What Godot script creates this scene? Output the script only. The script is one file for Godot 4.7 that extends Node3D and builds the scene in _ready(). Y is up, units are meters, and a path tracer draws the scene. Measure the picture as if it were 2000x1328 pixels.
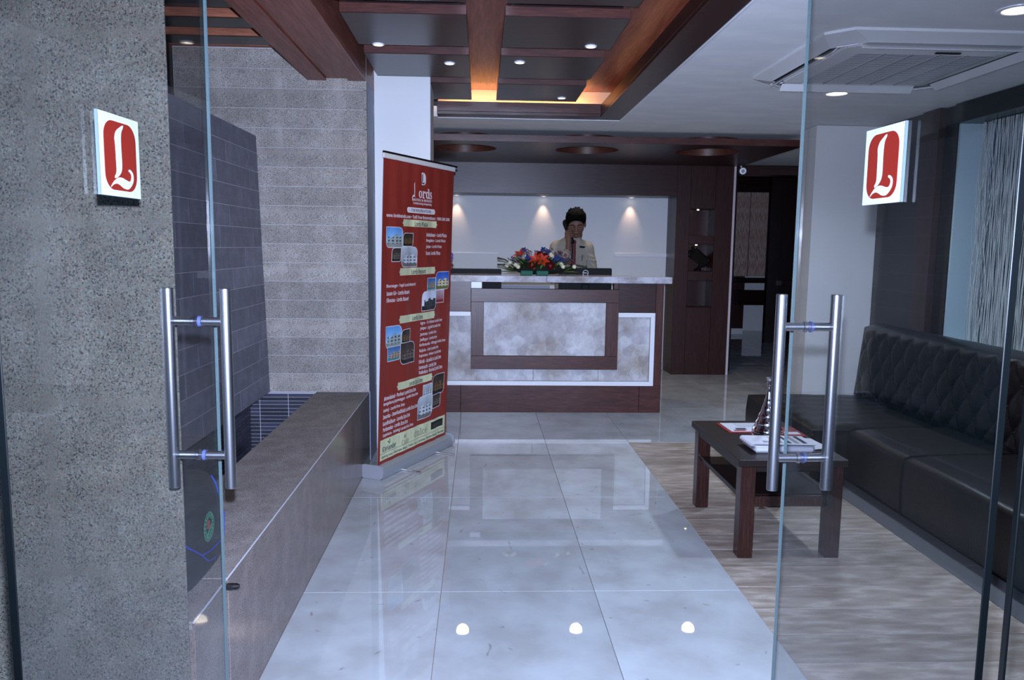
extends Node3D
# A hotel lobby seen through its open glass doors. x right, y up, -z into the lobby; metres.

class MB:
	var v := PackedVector3Array()
	var n := PackedVector3Array()
	var t := PackedVector2Array()
	var c := PackedColorArray()
	var col := Color.WHITE

	func tri(a: Vector3, b: Vector3, d: Vector3, na: Vector3, nb: Vector3, nd: Vector3, ta := Vector2.ZERO, tb := Vector2.ZERO, td := Vector2.ZERO) -> void:
		if (d - a).cross(b - a).dot(na + nb + nd) < 0.0:
			v.append_array([a, d, b]); n.append_array([na, nd, nb]); t.append_array([ta, td, tb])
		else:
			v.append_array([a, b, d]); n.append_array([na, nb, nd]); t.append_array([ta, tb, td])
		c.append_array([col, col, col])

	func quad(a: Vector3, b: Vector3, d: Vector3, e: Vector3, out: Vector3) -> void:
		var f := (d - a).cross(b - a)
		if f.length() < 1e-12:
			f = (e - a).cross(d - a)
		f = f.normalized()
		if f.dot(out) < 0.0:
			f = -f
		tri(a, b, d, f, f, f, Vector2(0, 1), Vector2(1, 1), Vector2(1, 0))
		tri(a, d, e, f, f, f, Vector2(0, 1), Vector2(1, 0), Vector2(0, 0))

	func box(ctr: Vector3, s: Vector3, bv := 0.0, bs := Basis.IDENTITY) -> void:
		var h := s * 0.5
		for ax in 3:
			var u := (ax + 1) % 3
			var w := (ax + 2) % 3
			for sg in [-1.0, 1.0]:
				var p: Array[Vector3] = []
				for ij in [Vector2(-1, -1), Vector2(1, -1), Vector2(1, 1), Vector2(-1, 1)]:
					var q := Vector3.ZERO
					q[ax] = sg * h[ax]; q[u] = ij.x * (h[u] - bv); q[w] = ij.y * (h[w] - bv)
					p.append(ctr + bs * q)
				var o := Vector3.ZERO
				o[ax] = sg
				quad(p[0], p[1], p[2], p[3], bs * o)
			if bv > 0.0:
				for su in [-1.0, 1.0]:
					for sw in [-1.0, 1.0]:
						var e: Array[Vector3] = []
						for k in [[-1.0, 0], [-1.0, 1], [1.0, 1], [1.0, 0]]:
							var q := Vector3.ZERO
							q[ax] = k[0] * (h[ax] - bv)
							q[u] = su * (h[u] - (bv if k[1] == 1 else 0.0))
							q[w] = sw * (h[w] - (bv if k[1] == 0 else 0.0))
							e.append(ctr + bs * q)
						var o := Vector3.ZERO
						o[u] = su; o[w] = sw
						quad(e[0], e[1], e[2], e[3], bs * o)
		if bv > 0.0:
			for sx in [-1.0, 1.0]:
				for sy in [-1.0, 1.0]:
					for sz in [-1.0, 1.0]:
						var s3 := Vector3(sx, sy, sz)
						var o := bs * (s3.normalized())
						tri(ctr + bs * (s3 * Vector3(h.x, h.y - bv, h.z - bv)), ctr + bs * (s3 * Vector3(h.x - bv, h.y, h.z - bv)), ctr + bs * (s3 * Vector3(h.x - bv, h.y - bv, h.z)), o, o, o)

	func lohi(lo: Vector3, hi: Vector3, bv := 0.0) -> void:
		box((lo + hi) * 0.5, (hi - lo).abs(), bv)

	func frame_of(d: Vector3) -> Basis:
		var z := d.normalized()
		var x := (Vector3.UP if absf(z.y) < 0.9 else Vector3.RIGHT).cross(z).normalized()
		return Basis(x, z.cross(x), z)

	# a tapered tube along a path; radii one number or one per point
	func tube(path: Array, radii: Variant, seg := 10, caps := true, squash := 1.0) -> void:
		var m := path.size()
		var rings := []
		var norms := []
		var b := frame_of(path[1] - path[0])
		for i in m:
			var d: Vector3 = path[mini(i + 1, m - 1)] - path[maxi(i - 1, 0)]
			if d.length() < 1e-9:
				d = b.z
			d = d.normalized()
			var x := (b.x - d * b.x.dot(d)).normalized()
			b = Basis(x, d.cross(x), d)
			var r: float = radii[i] if radii is Array else radii
			var ring := []
			var nn := []
			for k in seg:
				var a := TAU * k / seg
				var o := b.x * cos(a) + b.y * sin(a) * squash
				ring.append(path[i] + o * r)
				nn.append((b.x * cos(a) + b.y * sin(a) / squash).normalized())
			rings.append(ring); norms.append(nn)
		for i in m - 1:
			for k in seg:
				var l := (k + 1) % seg
				tri(rings[i][k], rings[i][l], rings[i + 1][l], norms[i][k], norms[i][l], norms[i + 1][l])
				tri(rings[i][k], rings[i + 1][l], rings[i + 1][k], norms[i][k], norms[i + 1][l], norms[i + 1][k])
		if caps:
			for e in [0, m - 1]:
				var o: Vector3 = (path[0] - path[1] if e == 0 else path[m - 1] - path[m - 2]).normalized()
				for k in seg:
					tri(path[e], rings[e][k], rings[e][(k + 1) % seg], o, o, o)

	# profile of Vector2(radius, height) turned about y at the point o; wob(angle, i) scales the radius
	func lathe(prof: Array, o := Vector3.ZERO, seg := 24, bs := Basis.IDENTITY, wob: Variant = null) -> void:
		var pts := []
		for i in prof.size():
			var ring := []
			for k in seg:
				var a := TAU * k / seg
				var r: float = prof[i].x * (wob.call(a, i) if wob != null else 1.0)
				ring.append(o + bs * Vector3(r * cos(a), prof[i].y, r * sin(a)))
			pts.append(ring)
		for i in prof.size() - 1:
			var dp: Vector2 = prof[i + 1] - prof[i]
			if dp.length() < 1e-9:
				continue
			for k in seg:
				var l := (k + 1) % seg
				var a0 := TAU * k / seg
				var a1 := TAU * (k + 1) / seg
				var s := Vector2(dp.y, -dp.x).normalized()
				var n0 := bs * Vector3(s.x * cos(a0), s.y, s.x * sin(a0))
				var n1 := bs * Vector3(s.x * cos(a1), s.y, s.x * sin(a1))
				tri(pts[i][k], pts[i][l], pts[i + 1][l], n0, n1, n1)
				tri(pts[i][k], pts[i + 1][l], pts[i + 1][k], n0, n1, n0)

	func ball(o: Vector3, r: Vector3, seg := 12, rows := 8, bs := Basis.IDENTITY) -> void:
		var f := func(u: float, w: float) -> Vector3:
			var a := u * TAU
			var b := (w - 0.5) * PI
			return Vector3(cos(a) * cos(b), sin(b), sin(a) * cos(b))
		for i in seg:
			for j in rows:
				var q := []
				var nn := []
				for ij in [[i, j], [i + 1, j], [i + 1, j + 1], [i, j + 1]]:
					var p: Vector3 = f.call(float(ij[0]) / seg, float(ij[1]) / rows)
					q.append(o + bs * (p * r)); nn.append((bs * (p / r)).normalized())
				tri(q[0], q[1], q[2], nn[0], nn[1], nn[2])
				tri(q[0], q[2], q[3], nn[0], nn[2], nn[3])

	# a smooth surface f(u, v), u and v from 0 to 1, facing the side that out points to
	func sheet(nu: int, nv: int, f: Callable, out: Vector3) -> void:
		var p := []
		for j in nv + 1:
			var row := []
			for i in nu + 1:
				row.append(f.call(float(i) / nu, float(j) / nv))
			p.append(row)
		var nn := []
		for j in nv + 1:
			var row := []
			for i in nu + 1:
				var du: Vector3 = p[j][mini(i + 1, nu)] - p[j][maxi(i - 1, 0)]
				var dv: Vector3 = p[mini(j + 1, nv)][i] - p[maxi(j - 1, 0)][i]
				var q := du.cross(dv).normalized()
				row.append(q if q.dot(out) >= 0.0 else -q)
			nn.append(row)
		for j in nv:
			for i in nu:
				var ua := Vector2(float(i) / nu, float(j) / nv)
				var ub := Vector2(float(i + 1) / nu, float(j + 1) / nv)
				tri(p[j][i], p[j][i + 1], p[j + 1][i + 1], nn[j][i], nn[j][i + 1], nn[j + 1][i + 1], ua, Vector2(ub.x, ua.y), ub)
				tri(p[j][i], p[j + 1][i + 1], p[j + 1][i], nn[j][i], nn[j + 1][i + 1], nn[j + 1][i], ua, ub, Vector2(ua.x, ub.y))

	# a flat outline in the x-y plane of the transform, given thickness along its z (from z = 0 to depth)
	func prism(poly: PackedVector2Array, depth: float, xf := Transform3D.IDENTITY) -> void:
		var idx := Geometry2D.triangulate_polygon(poly)
		var z := xf.basis.z.normalized()
		for k in range(0, idx.size(), 3):
			var a := poly[idx[k]]
			var b := poly[idx[k + 1]]
			var d := poly[idx[k + 2]]
			tri(xf * Vector3(a.x, a.y, depth), xf * Vector3(b.x, b.y, depth), xf * Vector3(d.x, d.y, depth), z, z, z, a, b, d)
			if depth > 0.0:
				tri(xf * Vector3(a.x, a.y, 0), xf * Vector3(b.x, b.y, 0), xf * Vector3(d.x, d.y, 0), -z, -z, -z)
		if depth <= 0.0:
			return
		var cw := Geometry2D.is_polygon_clockwise(poly)
		for i in poly.size():
			var a := poly[i]
			var b := poly[(i + 1) % poly.size()]
			var e := b - a
			var o := Vector2(-e.y, e.x) if cw else Vector2(e.y, -e.x)
			quad(xf * Vector3(a.x, a.y, 0), xf * Vector3(b.x, b.y, 0), xf * Vector3(b.x, b.y, depth), xf * Vector3(a.x, a.y, depth), xf.basis * Vector3(o.x, o.y, 0))

	func mesh() -> ArrayMesh:
		var arr := []
		arr.resize(Mesh.ARRAY_MAX)
		arr[Mesh.ARRAY_VERTEX] = v
		arr[Mesh.ARRAY_NORMAL] = n
		arr[Mesh.ARRAY_TEX_UV] = t
		arr[Mesh.ARRAY_COLOR] = c
		var m := ArrayMesh.new()
		m.add_surface_from_arrays(Mesh.PRIMITIVE_TRIANGLES, arr)
		return m

var taken := {}
var boxes := {}
var M := {}
var rng := RandomNumberGenerator.new()

func numbered(called: String) -> String:
	taken[called] = taken.get(called, -1) + 1
	return called if taken[called] == 0 else "%s_%03d" % [called, taken[called]]

func put(called: String, mesh: Mesh, m: Material, parent: Node3D = null, at := Vector3.ZERO) -> MeshInstance3D:
	var o := MeshInstance3D.new()
	o.name = called if parent else numbered(called)
	o.mesh = mesh
	o.material_override = m
	o.position = at
	(parent if parent else self).add_child(o, true)
	return o

func part(parent: Node3D, called: String, mb: MB, m: Material, at := Vector3.ZERO) -> MeshInstance3D:
	return put(called, mb.mesh(), m, parent, at)

func thing(called: String, label: String, category: String, at := Vector3.ZERO, group := "") -> Node3D:
	var o := Node3D.new()
	o.name = numbered(called)
	add_child(o, true)
	o.position = at
	tag(o, label, category, group)
	return o

func tag(o: Node3D, label: String, category: String, group := "") -> void:
	o.set_meta("label", label)
	o.set_meta("category", category)
	if group:
		o.set_meta("group", group)

func setting(called: String, label: String, category: String) -> Node3D:
	var o := thing(called, label, category)
	o.set_meta("kind", "structure")
	return o

# a bevelled block between two corners, in the parent's axes; alike sizes share one mesh
func block(parent: Node3D, called: String, lo: Vector3, hi: Vector3, m: Material, bev := 0.0) -> MeshInstance3D:
	var s := (hi - lo).abs()
	var key := "%.4f %.4f %.4f %.4f" % [s.x, s.y, s.z, bev]
	if not boxes.has(key):
		var mb := MB.new()
		mb.box(Vector3.ZERO, s, bev)
		boxes[key] = mb.mesh()
	return put(called, boxes[key], m, parent, (lo + hi) * 0.5)

func ramp(stops: Array, constant := false) -> Gradient:
	var g := Gradient.new()
	var off := PackedFloat32Array()
	var cs := PackedColorArray()
	for s in stops:
		off.append(s[0]); cs.append(Color(s[1]))
	g.offsets = off
	g.colors = cs
	if constant:
		g.interpolation_mode = Gradient.GRADIENT_INTERPOLATE_CONSTANT
	return g

func noise(size: int, kind: int, freq: float, stops: Array, oct := 4, constant := false, salt := 1, warp := 0.0, ridged := false) -> NoiseTexture2D:
	var f := FastNoiseLite.new()
	f.noise_type = kind
	f.seed = salt
	f.frequency = freq
	f.fractal_type = FastNoiseLite.FRACTAL_RIDGED if ridged else (FastNoiseLite.FRACTAL_FBM if oct > 1 else FastNoiseLite.FRACTAL_NONE)
	f.fractal_octaves = oct
	if kind == FastNoiseLite.TYPE_CELLULAR:
		f.cellular_return_type = FastNoiseLite.RETURN_CELL_VALUE
		f.cellular_jitter = 1.0
	if warp > 0.0:
		f.domain_warp_enabled = true
		f.domain_warp_amplitude = warp
		f.domain_warp_frequency = freq
	var t := NoiseTexture2D.new()
	t.width = size
	t.height = size
	t.seamless = true
	t.seamless_blend_skirt = 0.15
	t.noise = f
	t.color_ramp = ramp(stops, constant)
	return t

func bumps(size: int, kind: int, freq: float, strength: float, oct := 3, salt := 7) -> NoiseTexture2D:
	var t := noise(size, kind, freq, [[0.0, "000000"], [1.0, "ffffff"]], oct, false, salt)
	t.color_ramp = null
	t.as_normal_map = true
	t.bump_strength = strength
	return t

func paint(col: Color, rough := 0.5, metal := 0.0, spec := 0.5) -> StandardMaterial3D:
	var m := StandardMaterial3D.new()
	m.albedo_color = col
	m.roughness = rough
	m.metallic = metal
	m.metallic_specular = spec
	return m

# a material whose texture repeats every `size` metres of the world along each axis
func laid(tex: Texture2D, size: Vector3, rough := 0.5, tint := Color.WHITE, spec := 0.5) -> StandardMaterial3D:
	var m := paint(tint, rough, 0.0, spec)
	m.albedo_texture = tex
	m.uv1_triplanar = true
	m.uv1_world_triplanar = true
	m.uv1_triplanar_sharpness = 8.0
	m.uv1_scale = Vector3(1.0 / size.x, 1.0 / size.y, 1.0 / size.z)
	return m

func over(m: StandardMaterial3D, tex: Texture2D, size: Vector3) -> StandardMaterial3D:
	m.detail_enabled = true
	m.detail_albedo = tex
	m.detail_blend_mode = BaseMaterial3D.BLEND_MODE_MUL
	m.detail_uv_layer = BaseMaterial3D.DETAIL_UV_2
	m.uv2_triplanar = true
	m.uv2_world_triplanar = true
	m.uv2_triplanar_sharpness = 8.0
	m.uv2_scale = Vector3(1.0 / size.x, 1.0 / size.y, 1.0 / size.z)
	return m

func glow(col: Color, energy: float) -> StandardMaterial3D:
	var m := paint(col, 0.6)
	m.emission_enabled = true
	m.emission = col
	m.emission_energy_multiplier = energy
	return m

func catmull(pts: Array, per := 5) -> PackedVector2Array:
	var out := PackedVector2Array()
	var k := pts.size()
	for i in k:
		var a: Vector2 = pts[(i + k - 1) % k]
		var b: Vector2 = pts[i]
		var d: Vector2 = pts[(i + 1) % k]
		var e: Vector2 = pts[(i + 2) % k]
		for s in per:
			var u := float(s) / per
			out.append(b.cubic_interpolate(d, a, e, u))
	return out

func round_rect(w: float, h: float, r: float, per := 6) -> PackedVector2Array:
	var p := PackedVector2Array()
	for q in 4:
		var cx := (w * 0.5 - r) * (1 if q == 0 or q == 3 else -1)
		var cy := (h * 0.5 - r) * (1 if q < 2 else -1)
		for s in per + 1:
			var a := (q + float(s) / per) * PI / 2
			p.append(Vector2(cx + r * cos(a), cy + r * sin(a)))
	return p

func v2(s: String) -> Array:
	var out := []
	for q in s.split(" ", false):
		var ab := q.split(",")
		out.append(Vector2(float(ab[0]), float(ab[1])))
	return out

# flat lettering fitted into a rectangle (left, bottom, width, height) on the x-y plane of xf
func letters(mb: MB, what: String, r: Rect2, xf: Transform3D, serif := false, bold := true, fit_height := true) -> void:
	var f := SystemFont.new()
	f.font_names = PackedStringArray(["Droid Serif" if serif else "Droid Sans"])
	f.font_weight = 700 if bold else 400
	var t := TextMesh.new()
	t.font = f
	t.text = what
	t.font_size = 32
	t.pixel_size = 0.01
	t.depth = 0.0
	t.curve_step = 2.0
	var a := t.get_mesh_arrays() if t.get_surface_count() == 0 else t.surface_get_arrays(0)
	var vs: PackedVector3Array = a[Mesh.ARRAY_VERTEX]
	if vs.is_empty():
		return
	var box := AABB(vs[0], Vector3.ZERO)
	for p in vs:
		box = box.expand(p)
	var sx := r.size.x / box.size.x
	var sy := r.size.y / (box.size.y if fit_height else 0.30)
	var idx: PackedInt32Array = a[Mesh.ARRAY_INDEX] if a[Mesh.ARRAY_INDEX] != null else PackedInt32Array(range(vs.size()))
	var z := xf.basis.z.normalized()
	for k in range(0, idx.size(), 3):
		var q := []
		for e in 3:
			var p := vs[idx[k + e]]
			q.append(xf * Vector3(r.position.x + (p.x - box.position.x) * sx, r.position.y + (p.y - (box.position.y if fit_height else 0.0)) * sy, 0))
		mb.tri(q[0], q[1], q[2], z, z, z)

func spot(parent: Node3D, at: Vector3, towards: Vector3, angle: float, energy: float, col: Color, size := 0.03) -> void:
	var l := SpotLight3D.new()
	l.name = "lamp"
	l.light_color = col
	l.light_energy = energy
	l.spot_angle = angle
	l.spot_angle_attenuation = 1.0
	l.spot_attenuation = 2.0
	l.spot_range = 30.0
	l.light_size = size
	l.shadow_enabled = true
	parent.add_child(l, true)
	l.position = at
	var d := towards.normalized()
	l.basis = Basis.looking_at(d, Vector3.UP if absf(d.y) < 0.95 else Vector3.FORWARD)

func _ready() -> void:
	rng.seed = 11
	# ---- camera: 1.39 m above the floor, tilted down a little
	var cam := Camera3D.new()
	cam.name = "camera"
	cam.fov = 47.06
	cam.near = 0.05
	cam.far = 60.0
	add_child(cam)
	cam.position = Vector3(0, 1.394, 0)
	cam.basis = Basis(Vector3.UP, deg_to_rad(-2.37)) * Basis(Vector3.RIGHT, deg_to_rad(-6.84)) * Basis(Vector3.BACK, 0.012)
	cam.current = true
	# ---- daylight from the street behind the camera
	var env := Environment.new()
	env.background_mode = Environment.BG_SKY
	var sky := Sky.new()
	var sm := ProceduralSkyMaterial.new()
	sm.sky_top_color = Color(0.44, 0.56, 0.78)
	sm.sky_horizon_color = Color(0.60, 0.69, 0.84)
	sm.ground_bottom_color = Color(0.30, 0.32, 0.36)
	sm.ground_horizon_color = Color(0.48, 0.52, 0.58)
	sm.sun_angle_max = 1.0
	sky.sky_material = sm
	env.sky = sky
	env.background_energy_multiplier = 1.9
	env.tonemap_mode = Environment.TONE_MAPPER_LINEAR
	env.tonemap_exposure = 1.0
	env.sdfgi_enabled = true
	env.ssao_enabled = true
	env.ssil_enabled = true
	var we := WorldEnvironment.new()
	we.name = "environment"
	we.environment = env
	add_child(we)
	# ---- the photographer's flash, 7 cm above the lens
	var flash := SpotLight3D.new()
	flash.name = "camera_flash"
	flash.light_color = Color(0.785, 0.85, 1.0)
	flash.light_energy = 29.0
	flash.spot_angle = 56.0
	flash.spot_angle_attenuation = 1.0
	flash.spot_attenuation = 2.0
	flash.spot_range = 40.0
	flash.light_size = 0.012
	flash.shadow_enabled = true
	add_child(flash)
	flash.position = cam.position + cam.basis * Vector3(0, 0.075, -0.02)
	flash.basis = cam.basis
	materials()
	shell()
	ceiling()
	doors()
	counter()
	lounge()
	banner()
	small_things()
	person()

const WARM := Color(1.0, 0.86, 0.70)

func materials() -> void:
	var cell := FastNoiseLite.TYPE_CELLULAR
	var smp := FastNoiseLite.TYPE_SIMPLEX_SMOOTH
	var grain := noise(1024, cell, 0.13, [[0.0, "5a5654"], [0.06, "8c827c"], [0.18, "b8a298"], [0.38, "c4b2a6"], [0.56, "a6a6a4"], [0.70, "b8b4ac"], [0.86, "d4ccc4"], [0.95, "9c9490"]], 1, true, 3)
	var blotch := noise(512, smp, 0.012, [[0.2, "e4e2e0"], [0.5, "f0eeec"], [0.8, "ffffff"]], 4, false, 5)
	var rough_n := bumps(512, FastNoiseLite.TYPE_SIMPLEX, 0.09, 2.5, 3)
	M.pillar = over(laid(grain, Vector3(0.42, 0.42, 0.42), 0.75, Color(0.53, 0.55, 0.52)), blotch, Vector3(0.9, 0.9, 0.9))
	M.pillar.normal_enabled = true
	M.pillar.normal_texture = rough_n
	M.pillar.normal_scale = 0.4
	for k in 3:
		M["granite%d" % k] = over(laid(grain, Vector3(0.36, 0.36, 0.36), 0.8, Color(0.91, 0.93, 0.93).darkened([0.0, 0.05, 0.09][k])), blotch, Vector3(1.3, 1.3, 1.3))
		M["slate%d" % k] = over(laid(grain, Vector3(0.10, 0.10, 0.10), 0.55, Color(0.68, 0.73, 0.86).darkened([0.0, 0.05, 0.10][k])), blotch, Vector3(0.7, 0.7, 0.7))
		M["mosaic%d" % k] = paint([Color(0.22, 0.22, 0.27), Color(0.26, 0.26, 0.32), Color(0.19, 0.19, 0.23)][k], 0.35)
	M.bench_top = over(laid(grain, Vector3(0.30, 0.30, 0.30), 0.7, Color(0.75, 0.75, 0.76)), blotch, Vector3(0.8, 0.8, 0.8))
	M.bench_face = over(laid(grain, Vector3(0.24, 0.24, 0.24), 0.16, Color(0.70, 0.66, 0.66)), blotch, Vector3(0.8, 0.8, 0.8))
	M.grout = paint(Color(0.72, 0.72, 0.76), 0.9)
	M.joint = paint(Color(0.74, 0.73, 0.74), 0.9)
	M.grey_wall = paint(Color(0.56, 0.58, 0.64), 0.6)
	M.white_wall = paint(Color(0.86, 0.86, 0.86), 0.65)
	var plaster := noise(512, smp, 0.01, [[0.25, "dedee0"], [0.75, "e6e6e6"]], 3, false, 9)
	M.white_ceiling = laid(plaster, Vector3(2.6, 2.6, 1.1), 0.8)
	M.niche_wall = paint(Color(0.86, 0.87, 0.88), 0.5, 0.0, 0.3)
	# polished wood, the grain along x, y or z
	var streak := noise(512, smp, 0.02, [[0.10, "5a3029"], [0.40, "6b3a31"], [0.60, "753f34"], [0.85, "85493d"]], 5, false, 21)
	var streak_pale := noise(512, smp, 0.02, [[0.15, "a89a94"], [0.5, "e0d8d4"], [0.85, "ffffff"]], 5, false, 27)
	var light_streak := noise(512, smp, 0.02, [[0.10, "8a5a4e"], [0.40, "9a6657"], [0.60, "a36d5d"], [0.85, "b27a68"]], 5, false, 21)
	var figure := noise(512, smp, 0.013, [[0.2, "dcd4d0"], [0.5, "f0eae8"], [0.8, "ffffff"]], 3, false, 22)
	var g := {"x": Vector3(1.7, 0.15, 0.15), "y": Vector3(0.15, 1.7, 0.15), "z": Vector3(0.15, 0.15, 1.7)}
	for ax in g:
		var s: Vector3 = g[ax]
		M["wood_" + ax] = over(laid(streak, s, 0.36, Color(0.70, 0.70, 0.70)), figure, s * 2.3)
		M["dark_wood_" + ax] = over(laid(streak, s, 0.36, Color(0.50, 0.47, 0.47)), figure, s * 2.3)
		M["red_wood_" + ax] = over(laid(light_streak, s * 1.6, 0.4, Color(0.84, 0.74, 0.72)), figure, s * 2.3)
		M["black_wood_" + ax] = over(laid(streak, s, 0.3, Color(0.30, 0.27, 0.29)), figure, s * 2.3)
	M.lit_front_wood = over(laid(light_streak, g.x, 0.5, Color(1.0, 0.92, 0.80)), figure, g.x * 2.3)  # paler wood: flash light on the beam fronts put into the colour
	M.table_wood = over(laid(streak, g.x, 0.4, Color(0.25, 0.22, 0.22)), figure, g.x * 2.3)
	M.table_leg = over(laid(streak, g.y, 0.25, Color(0.46, 0.48, 0.48)), figure, g.y * 2.3)
	M.sheen_panel = over(paint(Color(0.80, 0.70, 0.65), 0.35), streak_pale, g.y)
	M.panel_wood = over(laid(streak, g.x, 0.3, Color(0.46, 0.45, 0.49)), figure, g.x * 2.3)
	# floors
	var marble := noise(1024, smp, 0.006, [[0.15, "c0bab6"], [0.4, "c8c4c1"], [0.6, "cdcac8"], [0.85, "d3d1cf"]], 4, false, 31, 20.0)
	var vein := noise(1024, smp, 0.0045, [[0.0, "ffffff"], [0.955, "ffffff"], [0.985, "dcd6d2"], [1.0, "b5aca6"]], 2, false, 33, 35.0, true)
	for k in 3:
		M["tile%d" % k] = over(laid(marble, Vector3(1.9, 1.9, 1.9), 0.015, Color(0.86, 0.895, 0.92).darkened([0.0, 0.03, 0.05][k]), 0.68), vein, Vector3(2.3, 2.3, 2.3))
		M["tile%d" % k].uv1_offset = Vector3(0.31, 0.0, 0.17) * k
		M["tile%d" % k].uv2_offset = Vector3(0.23, 0.0, 0.41) * k
	var timber := noise(512, smp, 0.018, [[0.15, "a3978d"], [0.40, "b7aba1"], [0.62, "c3b9b0"], [0.80, "dad3cd"], [0.9, "bcb1a8"]], 4, false, 41, 12.0)
	for k in 4:
		M["plank%d" % k] = laid(timber, Vector3(2.2, 0.6, 0.6), 0.34, Color(0.84, 0.82, 0.80).darkened([0.0, 0.06, 0.11, 0.03][k]), 0.4)
		M["plank%d" % k].uv1_offset = Vector3(0.27, 0.0, 0.37) * k
	M.border = paint(Color(0.38, 0.38, 0.39), 0.3)
	M.floor_joint = paint(Color(0.52, 0.47, 0.43), 0.8)
	M.paving = paint(Color(0.40, 0.39, 0.38), 0.85)
	# onyx, lit milky lilac with brown clouds and pale lacy veins
	var cloud := noise(512, smp, 0.007, [[0.10, "b0a69f"], [0.28, "c0bcbb"], [0.50, "cfcdd0"], [0.8, "dddce0"]], 4, false, 51, 40.0)
	var lace := noise(512, cell, 0.022, [[0.0, "d6d3d6"], [0.35, "e6e4e6"], [0.7, "ffffff"], [1.0, "dcd9db"]], 3, false, 53, 25.0)
	M.onyx = over(laid(cloud, Vector3(1.5, 1.5, 1.5), 0.12), lace, Vector3(0.9, 0.9, 0.9))
	M.onyx_top = over(laid(cloud, Vector3(0.9, 0.5, 0.9), 0.12, Color(0.95, 0.95, 0.97)), lace, Vector3(0.7, 0.7, 0.7))
	M.white_lacquer = paint(Color(0.90, 0.90, 0.92), 0.3)
	# metal, glass, plastics
	M.steel = paint(Color(0.74, 0.74, 0.76), 0.26, 1.0)
	M.chrome = paint(Color(0.86, 0.84, 0.84), 0.08, 1.0)
	M.alu = paint(Color(0.66, 0.68, 0.71), 0.42, 0.6)
	M.alu_strip = paint(Color(0.80, 0.74, 0.76), 0.4)
	M.washer = paint(Color(0.25, 0.28, 0.42), 0.2)
	M.pane = paint(Color(0.012, 0.055, 0.06, 0.12), 0.02, 0.0, 0.36)
	M.pane.transparency = BaseMaterial3D.TRANSPARENCY_ALPHA
	M.clear_pane = paint(Color(0.04, 0.10, 0.10, 0.06), 0.02)
	M.clear_pane.transparency = BaseMaterial3D.TRANSPARENCY_ALPHA
	M.glass_edge = paint(Color(0.30, 0.36, 0.37), 0.12)
	M.dark_edge = paint(Color(0.012, 0.025, 0.03), 0.3)
	M.acrylic = paint(Color(0.62, 0.63, 0.62), 0.35)
	M.acrylic_side = paint(Color(0.30, 0.35, 0.36), 0.35)
	M.sign_red = paint(Color(0.42, 0.09, 0.05), 0.4)
	M.black = paint(Color(0.035, 0.035, 0.04), 0.55, 0.0, 0.3)
	M.black_gloss = paint(Color(0.03, 0.03, 0.035), 0.12)
	M.rubber = paint(Color(0.04, 0.04, 0.045), 0.5)
	M.white_plastic = paint(Color(0.80, 0.80, 0.80), 0.45)
	M.grey_plastic = paint(Color(0.55, 0.55, 0.57), 0.5)
	M.duct = paint(Color(0.16, 0.16, 0.17), 0.7)
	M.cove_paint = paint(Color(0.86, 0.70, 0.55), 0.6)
	var hide := bumps(512, FastNoiseLite.TYPE_SIMPLEX, 0.05, 1.5, 4)
	M.leather = paint(Color(0.070, 0.056, 0.060), 0.34, 0.0, 0.4)
	M.leather.normal_enabled = true
	M.leather.normal_texture = hide
	M.leather.normal_scale = 0.25
	M.leather.uv1_triplanar = true
	M.leather.uv1_scale = Vector3(2, 2, 2)
	M.bulb = glow(Color(1.0, 0.93, 0.82), 6.0)
	M.warm_strip = glow(Color(1.0, 0.82, 0.60), 0.8)
	M.led = glow(Color(1.0, 0.90, 0.72), 7.0)
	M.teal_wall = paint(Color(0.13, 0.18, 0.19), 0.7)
	M.reveal = paint(Color(0.66, 0.74, 0.76), 0.6)
	M.string = paint(Color(0.78, 0.80, 0.78), 0.8)

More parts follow.
